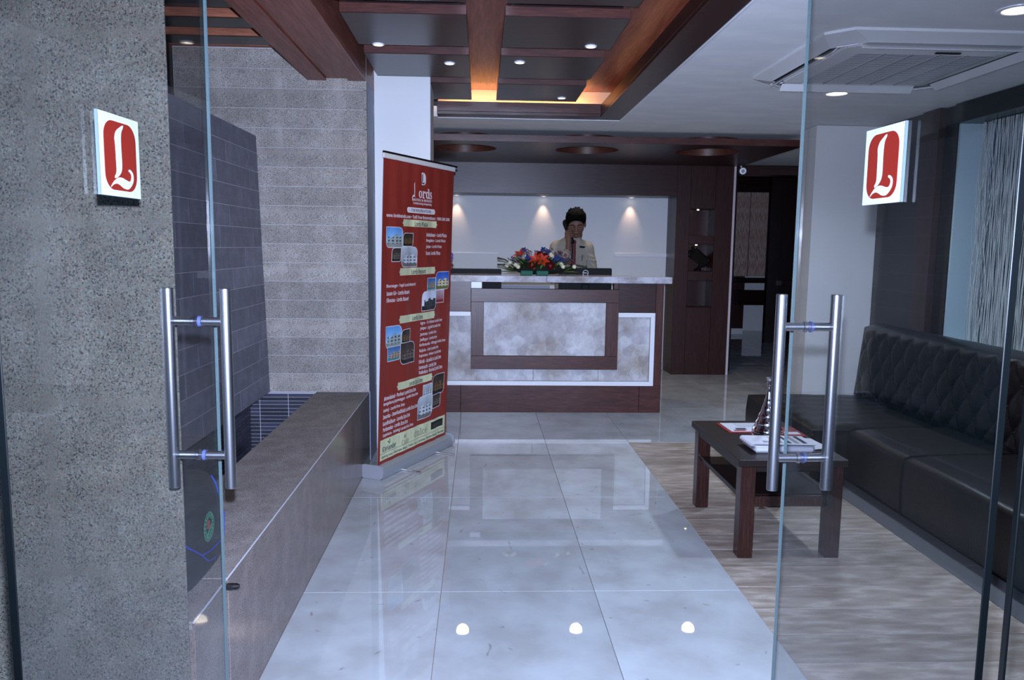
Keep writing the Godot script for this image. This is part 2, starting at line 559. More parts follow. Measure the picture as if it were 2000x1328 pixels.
func shell() -> void:
	# ---- floor
	var fl := setting("floor", "polished beige marble tile floor of the lobby with a strip of wood-look planks", "floor")
	block(fl, "bed", Vector3(-2.4, -0.12, -13.4), Vector3(5.6, -0.0065, -1.05), M.floor_joint)
	var zs := [-1.05, -1.83, -3.03, -4.23, -5.47, -6.67, -7.87, -9.07, -10.27, -11.47, -12.67, -13.35]
	var n := 0
	for i in zs.size() - 1:
		var far: bool = zs[i] < -5.4
		var xs := [-0.703, -0.15, 0.475, 1.076] if not far else [-1.2, -0.703, -0.15, 0.475, 1.076, 1.676, 2.276, 2.876, 3.476]
		if zs[i] < -6.6:
			xs.append_array([4.076, 4.676, 5.276])
		for j in xs.size() - 1:
			n += 1
			block(fl, "tile", Vector3(xs[j] + 0.0011, -0.012, zs[i + 1] + 0.0011), Vector3(xs[j + 1] - 0.0011, 0.0, zs[i] - 0.0011), M["tile%d" % (n * 7 % 3)], 0.0006)
	block(fl, "plank_grout", Vector3(1.078, -0.012, -5.467), Vector3(2.064, -0.0028, -1.06), M.grout)
	for k in 22:
		var z := -5.468 + 0.2005 * k
		block(fl, "plank", Vector3(1.079, -0.012, z + 0.0015), Vector3(2.063, -0.001, minf(z + 0.199, -1.06)), M["plank%d" % (k * 5 % 4)], 0.0012)
	for k in 4:
		block(fl, "border_tile", Vector3(2.067, -0.012, -5.466 + 1.1 * k), Vector3(3.2, -0.001, -5.466 + 1.1 * (k + 1) - 0.003), M.border, 0.0008)
	var gr := setting("ground", "grey paving outside the lobby doors", "pavement")
	block(gr, "paving", Vector3(-6, -0.12, -1.048), Vector3(6, -0.004, 8.0), M.paving)
	# ---- entrance pillar and front
	var pl := setting("wall_front", "rough pink and grey granite wall slab at the entrance beside the open glass door", "wall")
	var mb := MB.new()
	mb.prism(PackedVector2Array([Vector2(-3.2, -1.855), Vector2(-0.712, -1.855), Vector2(-0.712, -1.858), Vector2(-0.755, -1.945), Vector2(-3.2, -1.945)]), 2.75, Transform3D(Basis(Vector3.RIGHT, Vector3(0, 0, 1), Vector3(0, 1, 0)), Vector3(0, -0.01, 0)))
	part(pl, "slab", mb, M.pillar)
	var lt := setting("trim_1", "white lintel over the glass entrance doors", "lintel")
	block(lt, "lintel", Vector3(-3.2, 2.33, -1.2), Vector3(3.4, 2.75, -1.02), M.white_wall, 0.004)
	block(lt, "added_porch_slab", Vector3(-3.2, 2.75, -1.2), Vector3(3.4, 2.85, 2.4), M.white_wall)  # unseen slab added to hold skylight off the entrance
	# ---- left: low granite ledge, water pit, leaning slate slab, granite back wall
	var le := setting("wall_ledge", "low polished granite ledge along the left side of the entrance passage", "ledge")
	block(le, "core", Vector3(-1.028, 0.0, -4.94), Vector3(-0.724, 0.435, -1.9), M.joint)
	for zz in [[-4.945, -2.128], [-2.124, -1.87]]:
		block(le, "top_slab", Vector3(-1.038, 0.437, zz[0]), Vector3(-0.7065, 0.459, zz[1]), M.bench_top, 0.0015)
		block(le, "facing", Vector3(-0.723, 0.0, zz[0]), Vector3(-0.703, 0.4555, zz[1]), M.bench_face, 0.0015)
	block(le, "edge_glint", Vector3(-0.7065, 0.4555, -4.945), Vector3(-0.7035, 0.4585, -1.87), M.grout)  # pale strip painted as the flash highlight along the chamfered edge
	var bw := setting("wall_back_left", "wall of thin granite strips behind the ledge", "wall")
	block(bw, "core", Vector3(-2.3, 0.0, -5.27), Vector3(-0.722, 2.75, -4.9525), M.joint)
	var y := 0.4575
	var row := 0
	while y < 2.56:
		var cuts := [-1.86, -1.08 - 0.13 * row, -0.703] if row % 4 == 3 else [-1.86, -0.703]
		for j in cuts.size() - 1:
			block(bw, "strip", Vector3(cuts[j] + 0.0007, y + 0.0016, -4.985), Vector3(cuts[j + 1] - 0.0007, minf(y + 0.1158, 2.57), -4.95 + rng.randf_range(-0.0008, 0.0008)), M["granite%d" % rng.randi_range(0, 2)], 0.0008)
		y += 0.1170
		row += 1
	block(bw, "return_panel", Vector3(-0.722, 0.0, -5.278), Vector3(-0.704, 2.60, -4.986), M.grey_wall, 0.001)
	block(bw, "dark_corner", Vector3(-2.3, 0.0, -4.964), Vector3(-1.862, 2.75, -4.90), M.black_wood_y)
	var sl := setting("wall_slate", "leaning blue-grey slate slab of the water feature behind the ledge", "wall")
	var lean := Vector3(-0.047, 1.59, 0.0).normalized()
	var out := Vector3(lean.y, -lean.x, 0.0)
	var bs := Basis(out, lean, Vector3(0, 0, 1))
	mb = MB.new()
	mb.box(Vector3(-1.33, 0.457, -3.55) + lean * 0.796 - out * 0.0418, Vector3(0.08, 1.592, 2.79), 0.004, bs)
	part(sl, "core", mb, M.grout)
	for r in 14:
		var z: float = -4.945 + [0.0, -0.24, -0.42][r % 3]
		while z < -2.16:
			var z0 := maxf(z, -4.945)
			var z1 := minf(z + 0.6, -2.16)
			var h := 0.1137 if r < 13 else 0.106
			var key := "slate %.3f %.3f" % [z1 - z0, h]
			if not boxes.has(key):
				mb = MB.new()
				mb.box(Vector3.ZERO, Vector3(0.012, h - 0.0022, z1 - z0 - 0.0022), 0.0012)
				boxes[key] = mb.mesh()
			if z1 - z0 > 0.02:
				var o := put("tile", boxes[key], M["slate%d" % rng.randi_range(0, 2)], sl)
				o.transform = Transform3D(bs, Vector3(-1.33, 0.457, (z0 + z1) * 0.5) + lean * (0.1142 * r + h * 0.5) - out * 0.0055)
			z += 0.6
	var mo := setting("wall_mosaic", "dark slate mosaic strips with pale grout lining the water pit", "mosaic")
	block(mo, "core", Vector3(-1.56, 0.0, -4.948), Vector3(-1.05, 0.455, -4.932), M.grout)
	block(mo, "core", Vector3(-1.56, 0.0, -4.93), Vector3(-1.454, 0.455, -2.5), M.grout)
	block(mo, "pit_floor", Vector3(-1.454, 0.0, -4.93), Vector3(-1.04, 0.02, -2.5), M.mosaic2)
	for r in 18:
		var y0 := 0.022 + 0.0238 * r
		for xx in [[-1.452, -1.393], [-1.390, -1.214], [-1.211, -1.052]]:
			block(mo, "tile", Vector3(xx[0], y0 + 0.001, -4.933), Vector3(xx[1] - 0.001, y0 + 0.0222, -4.928), M["mosaic%d" % rng.randi_range(0, 2)], 0.0006)
	for r in 18:
		var y0 := 0.022 + 0.0238 * r
		for k in 9:
			block(mo, "tile", Vector3(-1.455, y0 + 0.001, -4.924 + 0.2 * k), Vector3(-1.449, y0 + 0.0222, -4.924 + 0.2 * k + 0.1975), M["mosaic%d" % rng.randi_range(0, 2)], 0.0006)
	var wl := setting("wall_left", "plain side wall left of the water feature and behind the banner", "wall")
	block(wl, "wall", Vector3(-2.4, 0.0, -5.0), Vector3(-2.3, 2.75, -2.5), M.grey_wall)
	block(wl, "wall", Vector3(-1.4, 0.0, -9.1), Vector3(-1.2, 2.6, -5.27), M.white_wall)
	# ---- white column behind the banner
	var co := setting("column", "white painted column behind the red banner", "column")
	block(co, "shaft", Vector3(-0.703, 0.0, -5.64), Vector3(-0.335, 2.62, -5.282), M.white_wall, 0.003)
	# ---- reception back wall: white niche in a wooden surround
	var rb := setting("wall_back", "white niche wall framed in dark wood behind the reception desk", "wall")
	block(rb, "niche_panel", Vector3(-1.2, 0.0, -9.1), Vector3(2.42, 2.4, -8.9), M.niche_wall)
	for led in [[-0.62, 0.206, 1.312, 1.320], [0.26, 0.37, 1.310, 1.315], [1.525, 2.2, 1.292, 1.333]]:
		block(rb, "reflection_bar", Vector3(led[0], led[2], -8.9), Vector3(led[1], led[3], -8.885), M.white_lacquer, 0.002)  # white strips built in place of bright reflected bars on this wall
	block(rb, "header", Vector3(-1.2, 1.955, -8.62), Vector3(2.12, 2.40, -8.5), M.dark_wood_x, 0.003)
	block(rb, "header_soffit", Vector3(-1.2, 1.955, -8.9), Vector3(2.12, 2.0, -8.62), M.dark_wood_x)
	block(rb, "skirting", Vector3(1.6, 0.0, -8.9), Vector3(2.12, 0.07, -8.885), M.grout)
	# ---- wooden column with three niches
	var wc := setting("wall_niche", "dark wooden wall pier with three square niches right of the reception", "wall")
	var x0 := 2.12
	var x1 := 2.735
	var n0 := 2.27
	var n1 := 2.545
	block(wc, "back_panel", Vector3(x0, 0.0, -8.95), Vector3(x1, 2.38, -8.75), M.dark_wood_y)
	block(wc, "stile", Vector3(x0, 0.0, -8.75), Vector3(n0, 2.38, -8.5), M.dark_wood_y, 0.003)
	block(wc, "stile", Vector3(n1, 0.0, -8.75), Vector3(x1, 2.38, -8.5), M.dark_wood_y, 0.003)
	var cuts := [0.0, 0.75, 1.045, 1.147, 1.44, 1.531, 1.822, 2.38]
	for k in [0, 2, 4, 6]:
		block(wc, "rail", Vector3(n0, cuts[k], -8.75), Vector3(n1, cuts[k + 1], -8.502), M.dark_wood_y, 0.003)
	block(wc, "metal_strip", Vector3(2.737, 0.0, -8.62), Vector3(2.762, 2.28, -8.497), M.alu_strip, 0.002)
	# ---- passage beyond
	var pw := setting("wall_passage", "dark passage beyond the reception with wooden panels", "wall")
	block(pw, "side_panel", Vector3(2.76, 0.0, -13.3), Vector3(2.86, 2.5, -8.75), M.black_wood_y)
	block(pw, "end_wall", Vector3(2.86, 0.0, -13.4), Vector3(5.6, 2.6, -13.2), M.white_wall)
	block(pw, "side_wall", Vector3(5.4, 0.0, -13.2), Vector3(5.6, 2.6, -6.6), M.black_wood_y)
	block(pw, "lintel", Vector3(2.76, 2.27, -9.5), Vector3(5.4, 2.38, -9.3), M.dark_wood_x, 0.003)
	block(pw, "brown_panel", Vector3(2.86, 0.09, -12.75), Vector3(4.345, 0.95, -12.70), M.dark_wood_y)
	block(pw, "skirting", Vector3(2.86, 0.0, -12.75), Vector3(4.345, 0.09, -12.69), M.white_wall)
	block(pw, "header", Vector3(2.86, 2.30, -12.8), Vector3(5.4, 2.55, -12.5), M.black_wood_x)  # black panel added for the unlit depth above the cabinet
	block(pw, "wood_post", Vector3(4.27, 0.0, -11.6), Vector3(4.45, 2.5, -11.5), M.black_wood_y, 0.003)
	block(pw, "wood_panel", Vector3(4.45, 0.94, -11.6), Vector3(5.4, 2.5, -11.53), M.black_wood_y)
	block(pw, "wood_panel", Vector3(4.45, 0.0, -11.6), Vector3(5.4, 0.86, -11.56), M.black_wood_y)
	block(pw, "shelf_edge", Vector3(4.45, 0.86, -11.6), Vector3(5.4, 0.94, -11.40), M.black_wood_x, 0.003)
	var cb := thing("wall_cabinet", "wall cabinet with two glossy brown panels at the end of the dark passage", "cabinet", Vector3(4.36, 0.45, -12.66))
	for q in [[-0.31, -0.004], [0.004, 0.32]]:
		block(cb, "glossy_panel", Vector3(q[0], 0.51, -0.02), Vector3(q[1], 1.855, 0.02), M.sheen_panel, 0.004)
	block(cb, "seam_strip", Vector3(-0.004, 0.50, 0.0), Vector3(0.004, 1.855, 0.026), M.steel)
	block(cb, "shelf", Vector3(-0.32, 0.40, -0.04), Vector3(0.33, 0.48, 0.10), M.black_wood_x, 0.003)
	block(cb, "shelf", Vector3(-0.32, 0.04, -0.04), Vector3(0.33, 0.28, 0.10), M.black_wood_x, 0.003)
	# ---- right: white pier and dark panelled wall with a window
	var wp := setting("wall_pier", "plain white pier at the far end of the sofa", "wall")
	block(wp, "pier", Vector3(2.67, 0.0, -6.6), Vector3(3.4, 2.38, -6.27), M.white_wall, 0.003)
	var wr := setting("wall_right", "dark wood panelled wall behind the sofa", "wall")
	for seg in [[-6.268, -5.64, "panel", "black_wood_y", 3.2], [-5.638, -5.43, "post", "dark_wood_y", 3.17], [-5.428, -5.285, "panel", "black_wood_y", 3.22], [-3.0, -1.2, "panel", "black_wood_y", 3.2]]:
		block(wr, seg[2], Vector3(seg[4], 0.0, seg[0]), Vector3(3.42, 2.38, seg[1]), M[seg[3]], 0.002)
	block(wr, "apron", Vector3(3.2, 0.0, -5.283), Vector3(3.42, 0.76, -3.002), M.black_wood_z)
	block(wr, "pelmet", Vector3(3.19, 2.25, -5.283), Vector3(3.42, 2.38, -3.002), M.black_wood_z, 0.002)
	var wn := setting("window_1", "tall window with a string curtain behind the sofa", "window")
	block(wn, "reveal", Vector3(3.225, 0.76, -5.282), Vector3(3.42, 2.25, -5.262), M.reveal)
	block(wn, "sill", Vector3(3.2, 0.755, -5.26), Vector3(3.43, 0.775, -3.004), M.reveal, 0.003)
	block(wn, "frame", Vector3(3.40, 0.776, -5.26), Vector3(3.43, 2.25, -5.22), M.alu, 0.002)
	block(wn, "frame", Vector3(3.40, 0.776, -4.13), Vector3(3.43, 2.25, -4.09), M.alu, 0.002)
	block(wn, "pane", Vector3(3.408, 0.776, -5.22), Vector3(3.414, 2.25, -4.13), M.clear_pane)
	block(wn, "pane", Vector3(3.408, 0.776, -4.09), Vector3(3.414, 2.25, -3.004), M.clear_pane)
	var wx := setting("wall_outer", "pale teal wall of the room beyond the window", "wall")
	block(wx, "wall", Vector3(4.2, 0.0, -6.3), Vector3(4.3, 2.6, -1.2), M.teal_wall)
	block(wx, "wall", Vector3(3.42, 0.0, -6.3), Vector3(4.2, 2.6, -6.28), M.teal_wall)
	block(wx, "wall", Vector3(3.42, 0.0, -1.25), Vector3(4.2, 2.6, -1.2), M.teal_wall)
	# string curtain: too many strings to count
	mb = MB.new()
	var z := -5.20
	while z < -3.02:
		var path := []
		var ph := rng.randf() * TAU
		var amp := 0.004 if z > -5.05 else 0.012
		for k in 15:
			var yy := 2.245 - 1.468 * k / 14.0
			path.append(Vector3(3.33 + amp * sin(ph + yy * 9.0), yy, z + amp * 0.7 * sin(ph * 1.7 + yy * 11.0)))
		mb.tube(path, 0.0021, 3, false)
		z += rng.randf_range(0.0045, 0.0085)
	var sc := part(null, "string_curtain", mb, M.string)
	tag(sc, "grey string curtain hanging in the window behind the sofa", "curtain")
	sc.set_meta("kind", "stuff")

func ceiling() -> void:
	var ce := setting("ceiling", "white plaster ceiling with a wood-framed coffer over the entrance passage", "ceiling")
	block(ce, "plaster", Vector3(1.079, 2.383, -9.3), Vector3(3.42, 2.46, -1.2), M.white_ceiling)
	block(ce, "plaster", Vector3(-1.4, 2.383, -9.3), Vector3(1.077, 2.46, -6.20), M.white_ceiling)
	block(ce, "plaster", Vector3(3.42, 2.383, -9.3), Vector3(5.6, 2.46, -6.3), M.white_ceiling)
	block(ce, "plaster", Vector3(2.7, 2.52, -13.4), Vector3(5.6, 2.6, -9.3), M.black_wood_x)  # passage ceiling, its unlit depth put into the black colour
	block(ce, "edge_lip", Vector3(1.072, 2.372, -6.205), Vector3(1.084, 2.384, -1.2), M.white_lacquer, 0.002)
	block(ce, "edge_lip", Vector3(-0.335, 2.372, -6.208), Vector3(1.084, 2.384, -6.196), M.white_lacquer, 0.002)
	# the coffer
	block(ce, "recess_panel", Vector3(-0.705, 2.585, -6.3), Vector3(1.08, 2.66, -1.2), M.red_wood_z)
	block(ce, "frame_strip", Vector3(0.905, 2.376, -6.195), Vector3(1.071, 2.40, -1.2), M.dark_wood_z, 0.002)
	block(ce, "frame_lip", Vector3(0.905, 2.40, -6.06), Vector3(0.925, 2.472, -1.2), M.dark_wood_z, 0.002)
	block(ce, "frame_strip", Vector3(-0.335, 2.376, -6.195), Vector3(0.904, 2.40, -6.05), M.dark_wood_x, 0.002)
	block(ce, "frame_lip", Vector3(-0.335, 2.40, -6.07), Vector3(0.904, 2.472, -6.05), M.wood_x, 0.002)
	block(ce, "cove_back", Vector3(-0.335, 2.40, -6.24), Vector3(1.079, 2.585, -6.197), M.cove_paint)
	block(ce, "cove_side", Vector3(1.055, 2.40, -6.196), Vector3(1.079, 2.585, -1.2), M.red_wood_z)
	block(ce, "roof", Vector3(-3.2, 2.75, -13.4), Vector3(3.42, 2.85, -1.2), M.white_wall)
	block(ce, "roof", Vector3(3.42, 2.75, -13.4), Vector3(5.6, 2.85, -6.29), M.white_wall)
	# bulkhead over the ledge
	for s in [[-1.062, -0.945, 2.383], [-0.944, -0.815, 2.397], [-0.814, -0.705, 2.383]]:
		block(ce, "bulkhead_board", Vector3(s[0], s[2], -4.953), Vector3(s[1], 2.58, -1.2), M.red_wood_z, 0.003)
	block(ce, "bulkhead_face", Vector3(-0.72, 2.383, -5.28), Vector3(-0.7035, 2.60, -4.954), M.red_wood_z, 0.002)
	# beamed ceiling over the water feature, flash-lit fronts as pale boards
	block(ce, "recess_panel", Vector3(-2.4, 2.72, -5.0), Vector3(-1.063, 2.75, -1.9), M.black_wood_x)
	for k in 8:
		var z0 := -4.88 + 0.37 * k
		block(ce, "beam", Vector3(-2.3, 2.565, z0), Vector3(-1.063, 2.72, z0 + 0.19), M.black_wood_x, 0.003)  # dark wood carries the shade of the underside in its colour
		block(ce, "slat", Vector3(-2.3, 2.566, z0 + 0.191), Vector3(-1.063, 2.72, z0 + 0.205), M.lit_front_wood, 0.002)  # lit front face of the beam, painted as a paler board
	block(ce, "slat", Vector3(-2.3, 2.567, -4.95), Vector3(-1.063, 2.72, -4.90), M.lit_front_wood, 0.002)  # lit front at the back wall, painted paler likewise
	# panels that hang in the coffer: two columns
	var p := {"l": [-0.655, -0.072], "r": [0.106, 0.690]}
	for k in 6:
		for side in p:
			var z0 := -5.865 + 0.765 * k
			var z1 := z0 + 0.575
			block(ce, "ceiling_panel", Vector3(p[side][0], 2.45, z0), Vector3(p[side][1], 2.495, z1), M.panel_wood, 0.002)
			block(ce, "fascia", Vector3(p[side][0] + 0.0005, 2.4515, z1), Vector3(p[side][1] - 0.0005, 2.4945, z1 + 0.004), M.wood_x, 0.001)
			block(ce, "shade_hanger", Vector3(p[side][0] + 0.03, 2.495, z0 + 0.03), Vector3(p[side][1] - 0.03, 2.588, z1 - 0.03), M.black_wood_x)  # block made black and wide as the shadow gap above the fascia
	# warm light strips in the cove
	var st := thing("light_strip", "warm light strip hidden behind the far lip of the ceiling coffer", "light strip", Vector3(0.28, 2.402, -6.13))
	block(st, "strip", Vector3(-0.56, 0.0, -0.012), Vector3(0.56, 0.012, 0.012), M.warm_strip, 0.003)
	area(st, Vector3(0, 0.02, 0), Vector3(0, 1, -0.25), Vector2(1.1, 0.03), 0.5, Color(1.0, 0.80, 0.58))
	st = thing("light_strip", "warm light strip hidden behind the right lip of the ceiling coffer", "light strip", Vector3(0.985, 2.402, -3.7))
	block(st, "strip", Vector3(-0.012, 0.0, -2.2), Vector3(0.012, 0.012, 2.2), M.warm_strip, 0.003)
	area(st, Vector3(0, 0.02, 0), Vector3(-0.35, 1, 0), Vector2(0.03, 4.4), 0.05, Color(1.0, 0.70, 0.50))
	# small downlights in the panels
	var where := [[-0.549, -4.321, "left panel nearest the door"], [-0.188, -4.72, "left middle panel near the centre spine"], [0.575, -4.264, "right panel nearest the door"], [0.218, -4.657, "right middle panel near the centre spine"], [-0.535, -5.75, "left panel beside the white column"], [0.570, -5.718, "right panel nearest the reception"]]
	for w in where:
		lamp("panel_downlight", "tiny round downlight in the %s" % w[2], Vector3(w[0], 2.45, w[1]), 0.024, 0.12, "downlights in the hanging ceiling panels")
	lamp("ceiling_downlight", "round recessed downlight in the white ceiling beyond the air conditioner", Vector3(2.251, 2.383, -5.02), 0.062, 3.0, "downlights in the white ceiling")
	lamp("ceiling_downlight", "round recessed downlight in the white ceiling in front of the air conditioner", Vector3(2.199, 2.383, -3.255), 0.062, 3.0, "downlights in the white ceiling")
	lamp("ceiling_downlight", "added downlight out of view in the white ceiling just inside the glass side panel", Vector3(2.15, 2.383, -1.55), 0.062, 1.0, "downlights in the white ceiling")  # added unseen lamp, fills the white ceiling with cool light
	# wooden canopy over the reception with three round recesses
	var ca := setting("canopy", "dark wooden ceiling canopy with three round recesses over the reception", "canopy")
	var mb := MB.new()
	var cx := [-0.15, 0.97, 2.09]
	var zf := -6.80
	var zb := -8.5
	var zc := -7.30
	var rr := 0.288
	# underside with round holes: for each recess a square of 0.8 m round it, and the rest in strips
	for yy in [2.28, 2.335]:
		var o := Vector3(0, -1 if yy < 2.3 else 1, 0)
		for x in cx:
			for k in 48:
				var a0 := TAU * k / 48
				var a1 := TAU * (k + 1) / 48
				var q := []
				for a in [a0, a1]:
					var d := Vector2(cos(a), sin(a))
					q.append(Vector3(x + d.x * rr, yy, zc + d.y * rr))
					d = d * 0.42 / maxf(absf(d.x), absf(d.y))
					q.append(Vector3(x + d.x, yy, zc + d.y))
				mb.quad(q[0], q[1], q[3], q[2], o)
		var ex := [-1.2, cx[0] - 0.42, cx[0] + 0.42, cx[1] - 0.42, cx[1] + 0.42, cx[2] - 0.42, cx[2] + 0.42, 2.78]
		for k in [0, 2, 4, 6]:
			mb.quad(Vector3(ex[k], yy, zc - 0.42), Vector3(ex[k + 1], yy, zc - 0.42), Vector3(ex[k + 1], yy, zc + 0.42), Vector3(ex[k], yy, zc + 0.42), o)
		for zz in [[zb, zc - 0.42], [zc + 0.42, zf]]:
			mb.quad(Vector3(-1.2, yy, zz[0]), Vector3(2.78, yy, zz[0]), Vector3(2.78, yy, zz[1]), Vector3(-1.2, yy, zz[1]), o)
	mb.quad(Vector3(2.78, 2.28, zb), Vector3(2.78, 2.28, zf), Vector3(2.78, 2.335, zf), Vector3(2.78, 2.335, zb), Vector3.RIGHT)
	mb.quad(Vector3(-1.2, 2.28, zb), Vector3(2.78, 2.28, zb), Vector3(2.78, 2.335, zb), Vector3(-1.2, 2.335, zb), Vector3.FORWARD)
	part(ca, "board", mb, M.dark_wood_x)
	block(ca, "fascia", Vector3(-1.2, 2.279, zf), Vector3(2.781, 2.336, zf + 0.006), M.wood_x, 0.001)
	block(ca, "packer", Vector3(-1.2, 2.335, -8.4), Vector3(2.6, 2.384, -7.75), M.black_wood_x)
	for k in 3:
		mb = MB.new()
		mb.lathe([Vector2(rr, 2.28), Vector2(rr, 2.383)], Vector3(cx[k], 0, zc), 48)
		mb.lathe([Vector2(rr - 0.001, 2.383), Vector2(rr - 0.001, 2.28)], Vector3(cx[k], 0, zc), 48)
		part(ca, "recess_ring", mb, M.wood_x)
		lamp("recess_downlight", "square downlight in the %s round recess of the canopy" % ["left", "middle", "right"][k], Vector3(cx[k], 2.383, zc), 0.06, 0.7, "downlights in the canopy recesses")
	# spots over the niche wall
	for k in 3:
		lamp("wall_spot", "small warm spotlight washing the white niche wall, %s" % ["beside the banner", "left of the man on the telephone", "right of the man on the telephone"][k], Vector3([-0.27, 0.70, 1.69][k], 1.955, -8.83), 0.026, 0.0, "spotlights under the niche header")

func area(parent: Node3D, at: Vector3, towards: Vector3, size: Vector2, energy: float, col: Color) -> void:
	var l := AreaLight3D.new()
	l.name = "lamp"
	l.area_size = size
	l.area_normalize_energy = true
	l.light_energy = energy
	l.light_color = col
	l.area_range = 20.0
	l.area_attenuation = 2.0
	l.shadow_enabled = true
	parent.add_child(l, true)
	l.position = at
	l.basis = Basis.looking_at(towards.normalized(), Vector3.FORWARD if absf(towards.normalized().y) > 0.7 else Vector3.UP)

func lamp(called: String, label: String, at: Vector3, r: float, energy: float, group: String) -> Node3D:
	var o := thing(called, label, "downlight", at, group)
	var mb := MB.new()
	mb.lathe([Vector2(r * 1.35, 0.001), Vector2(r * 1.33, -0.004), Vector2(r * 1.05, -0.006), Vector2(r, -0.003), Vector2(r, 0.001)], Vector3.ZERO, 24)
	part(o, "ring", mb, M.white_lacquer)
	mb = MB.new()
	mb.lathe([Vector2(r * 1.0, -0.003), Vector2(r * 0.5, -0.0042), Vector2(0.0005, -0.0045)], Vector3.ZERO, 20)
	part(o, "lens", mb, M.bulb)
	if energy > 0.0:
		spot(o, Vector3(0, -0.02, 0), Vector3(0, -1, 0), 74.0, energy, Color(1.0, 0.93, 0.84) if energy < 1.0 else Color(0.82, 0.90, 1.0), r)
	else:
		spot(o, Vector3(0, -0.015, 0), Vector3(0, -1, -0.22), 28.0, 0.14, Color(1.0, 0.82, 0.68), 0.012)
	return o

func leaf(called: String, label: String, hinge: Vector3, edge: Vector3, grip: float, dark_first: bool) -> Node3D:
	var o := setting(called, label, "glass door")
	var x := (edge - hinge).normalized()
	var w := (edge - hinge).length()
	o.transform = Transform3D(Basis(x, Vector3.UP, x.cross(Vector3.UP)), hinge)
	block(o, "pane", Vector3(0.003, 0.012, -0.004), Vector3(w - 0.003, 2.28, 0.004), M.pane)
	block(o, "edge", Vector3(w - 0.003, 0.012, -0.004), Vector3(w, 2.28, 0.004), M.glass_edge, 0.001)
	block(o, "hinge_edge", Vector3(0.0, 0.012, -0.006), Vector3(0.003, 2.28, 0.006), M.dark_edge, 0.001)
	for y in [0.0, 2.2]:
		block(o, "patch_fitting", Vector3(0.0, y + 0.006, -0.016), Vector3(0.16, y + 0.11, 0.016), M.steel, 0.003)
	var h := Node3D.new()
	h.name = "handle"
	o.add_child(h, true)
	h.position = Vector3(grip, 0, 0)
	for s in [-1.0, 1.0]:
		var mb := MB.new()
		var z: float = 0.0635 * s
		mb.lathe([Vector2(0.0002, 0.8445), Vector2(0.0118, 0.8445), Vector2(0.0125, 0.8455), Vector2(0.0125, 1.294), Vector2(0.0118, 1.295), Vector2(0.0002, 1.295)], Vector3(0, 0, z), 28)
		part(h, "bar", mb, M.steel)
		for y in [0.92, 1.222]:
			mb = MB.new()
			mb.tube([Vector3(0, y, 0.012 * s), Vector3(0, y, 0.0545 * s)], 0.0096, 20)
			part(h, "standoff", mb, M.steel)
			mb = MB.new()
			mb.tube([Vector3(0, y, 0.0042 * s), Vector3(0, y, 0.0070 * s), Vector3(0, y, 0.0110 * s)], [0.0126, 0.0126, 0.0108], 20)
			part(h, "washer", mb, M.washer if s > 0 else M.steel)
	return o

func logo(label: String, door: Node3D, cx: float, cy: float, side: float, w: float, h: float) -> void:
	var o := thing("logo_sign", label, "sign", door.transform * Vector3(cx, cy, side * 0.0042))
	o.basis = door.basis * (Basis.IDENTITY if side > 0 else Basis(Vector3.UP, PI))
	var mb := MB.new()
	mb.box(Vector3(0, 0, 0.0030), Vector3(w, h, 0.0055), 0.0006)
	part(o, "board", mb, M.acrylic)
	mb = MB.new()
	mb.box(Vector3(-w * 0.5 * side - 0.0008 * side, 0, 0.0030), Vector3(0.0016, h, 0.0055))
	part(o, "polished_edge", mb, M.acrylic_side)
	mb = MB.new()
	var rr := round_rect(w * 0.80, h * 0.84, w * 0.21, 8)
	mb.prism(rr, 0.0007, Transform3D(Basis.IDENTITY, Vector3(0.0, -h * 0.005, 0.0057)))
	part(o, "badge", mb, M.sign_red)
	mb = MB.new()
	var xf := Transform3D(Basis(Vector3(w, 0, 0), Vector3(0, h, 0), Vector3(0, 0, 1)), Vector3(-w * 0.5, -h * 0.5, 0.0063))
	mb.prism(catmull(v2("0.57,0.89 0.575,0.86 0.535,0.81 0.515,0.74 0.51,0.60 0.515,0.40 0.49,0.31 0.42,0.25 0.34,0.22 0.33,0.245 0.375,0.31 0.375,0.47 0.37,0.63 0.36,0.72 0.40,0.80 0.49,0.855")), 0.0006, xf)
	mb.prism(catmull(v2("0.22,0.105 0.26,0.15 0.33,0.20 0.42,0.235 0.52,0.235 0.61,0.215 0.69,0.205 0.735,0.23 0.75,0.28 0.72,0.315 0.685,0.33 0.69,0.355 0.735,0.35 0.79,0.31 0.80,0.24 0.77,0.18 0.70,0.125 0.63,0.10 0.53,0.11 0.45,0.14 0.37,0.155 0.29,0.14")), 0.0006, xf)
	part(o, "letter", mb, M.acrylic)

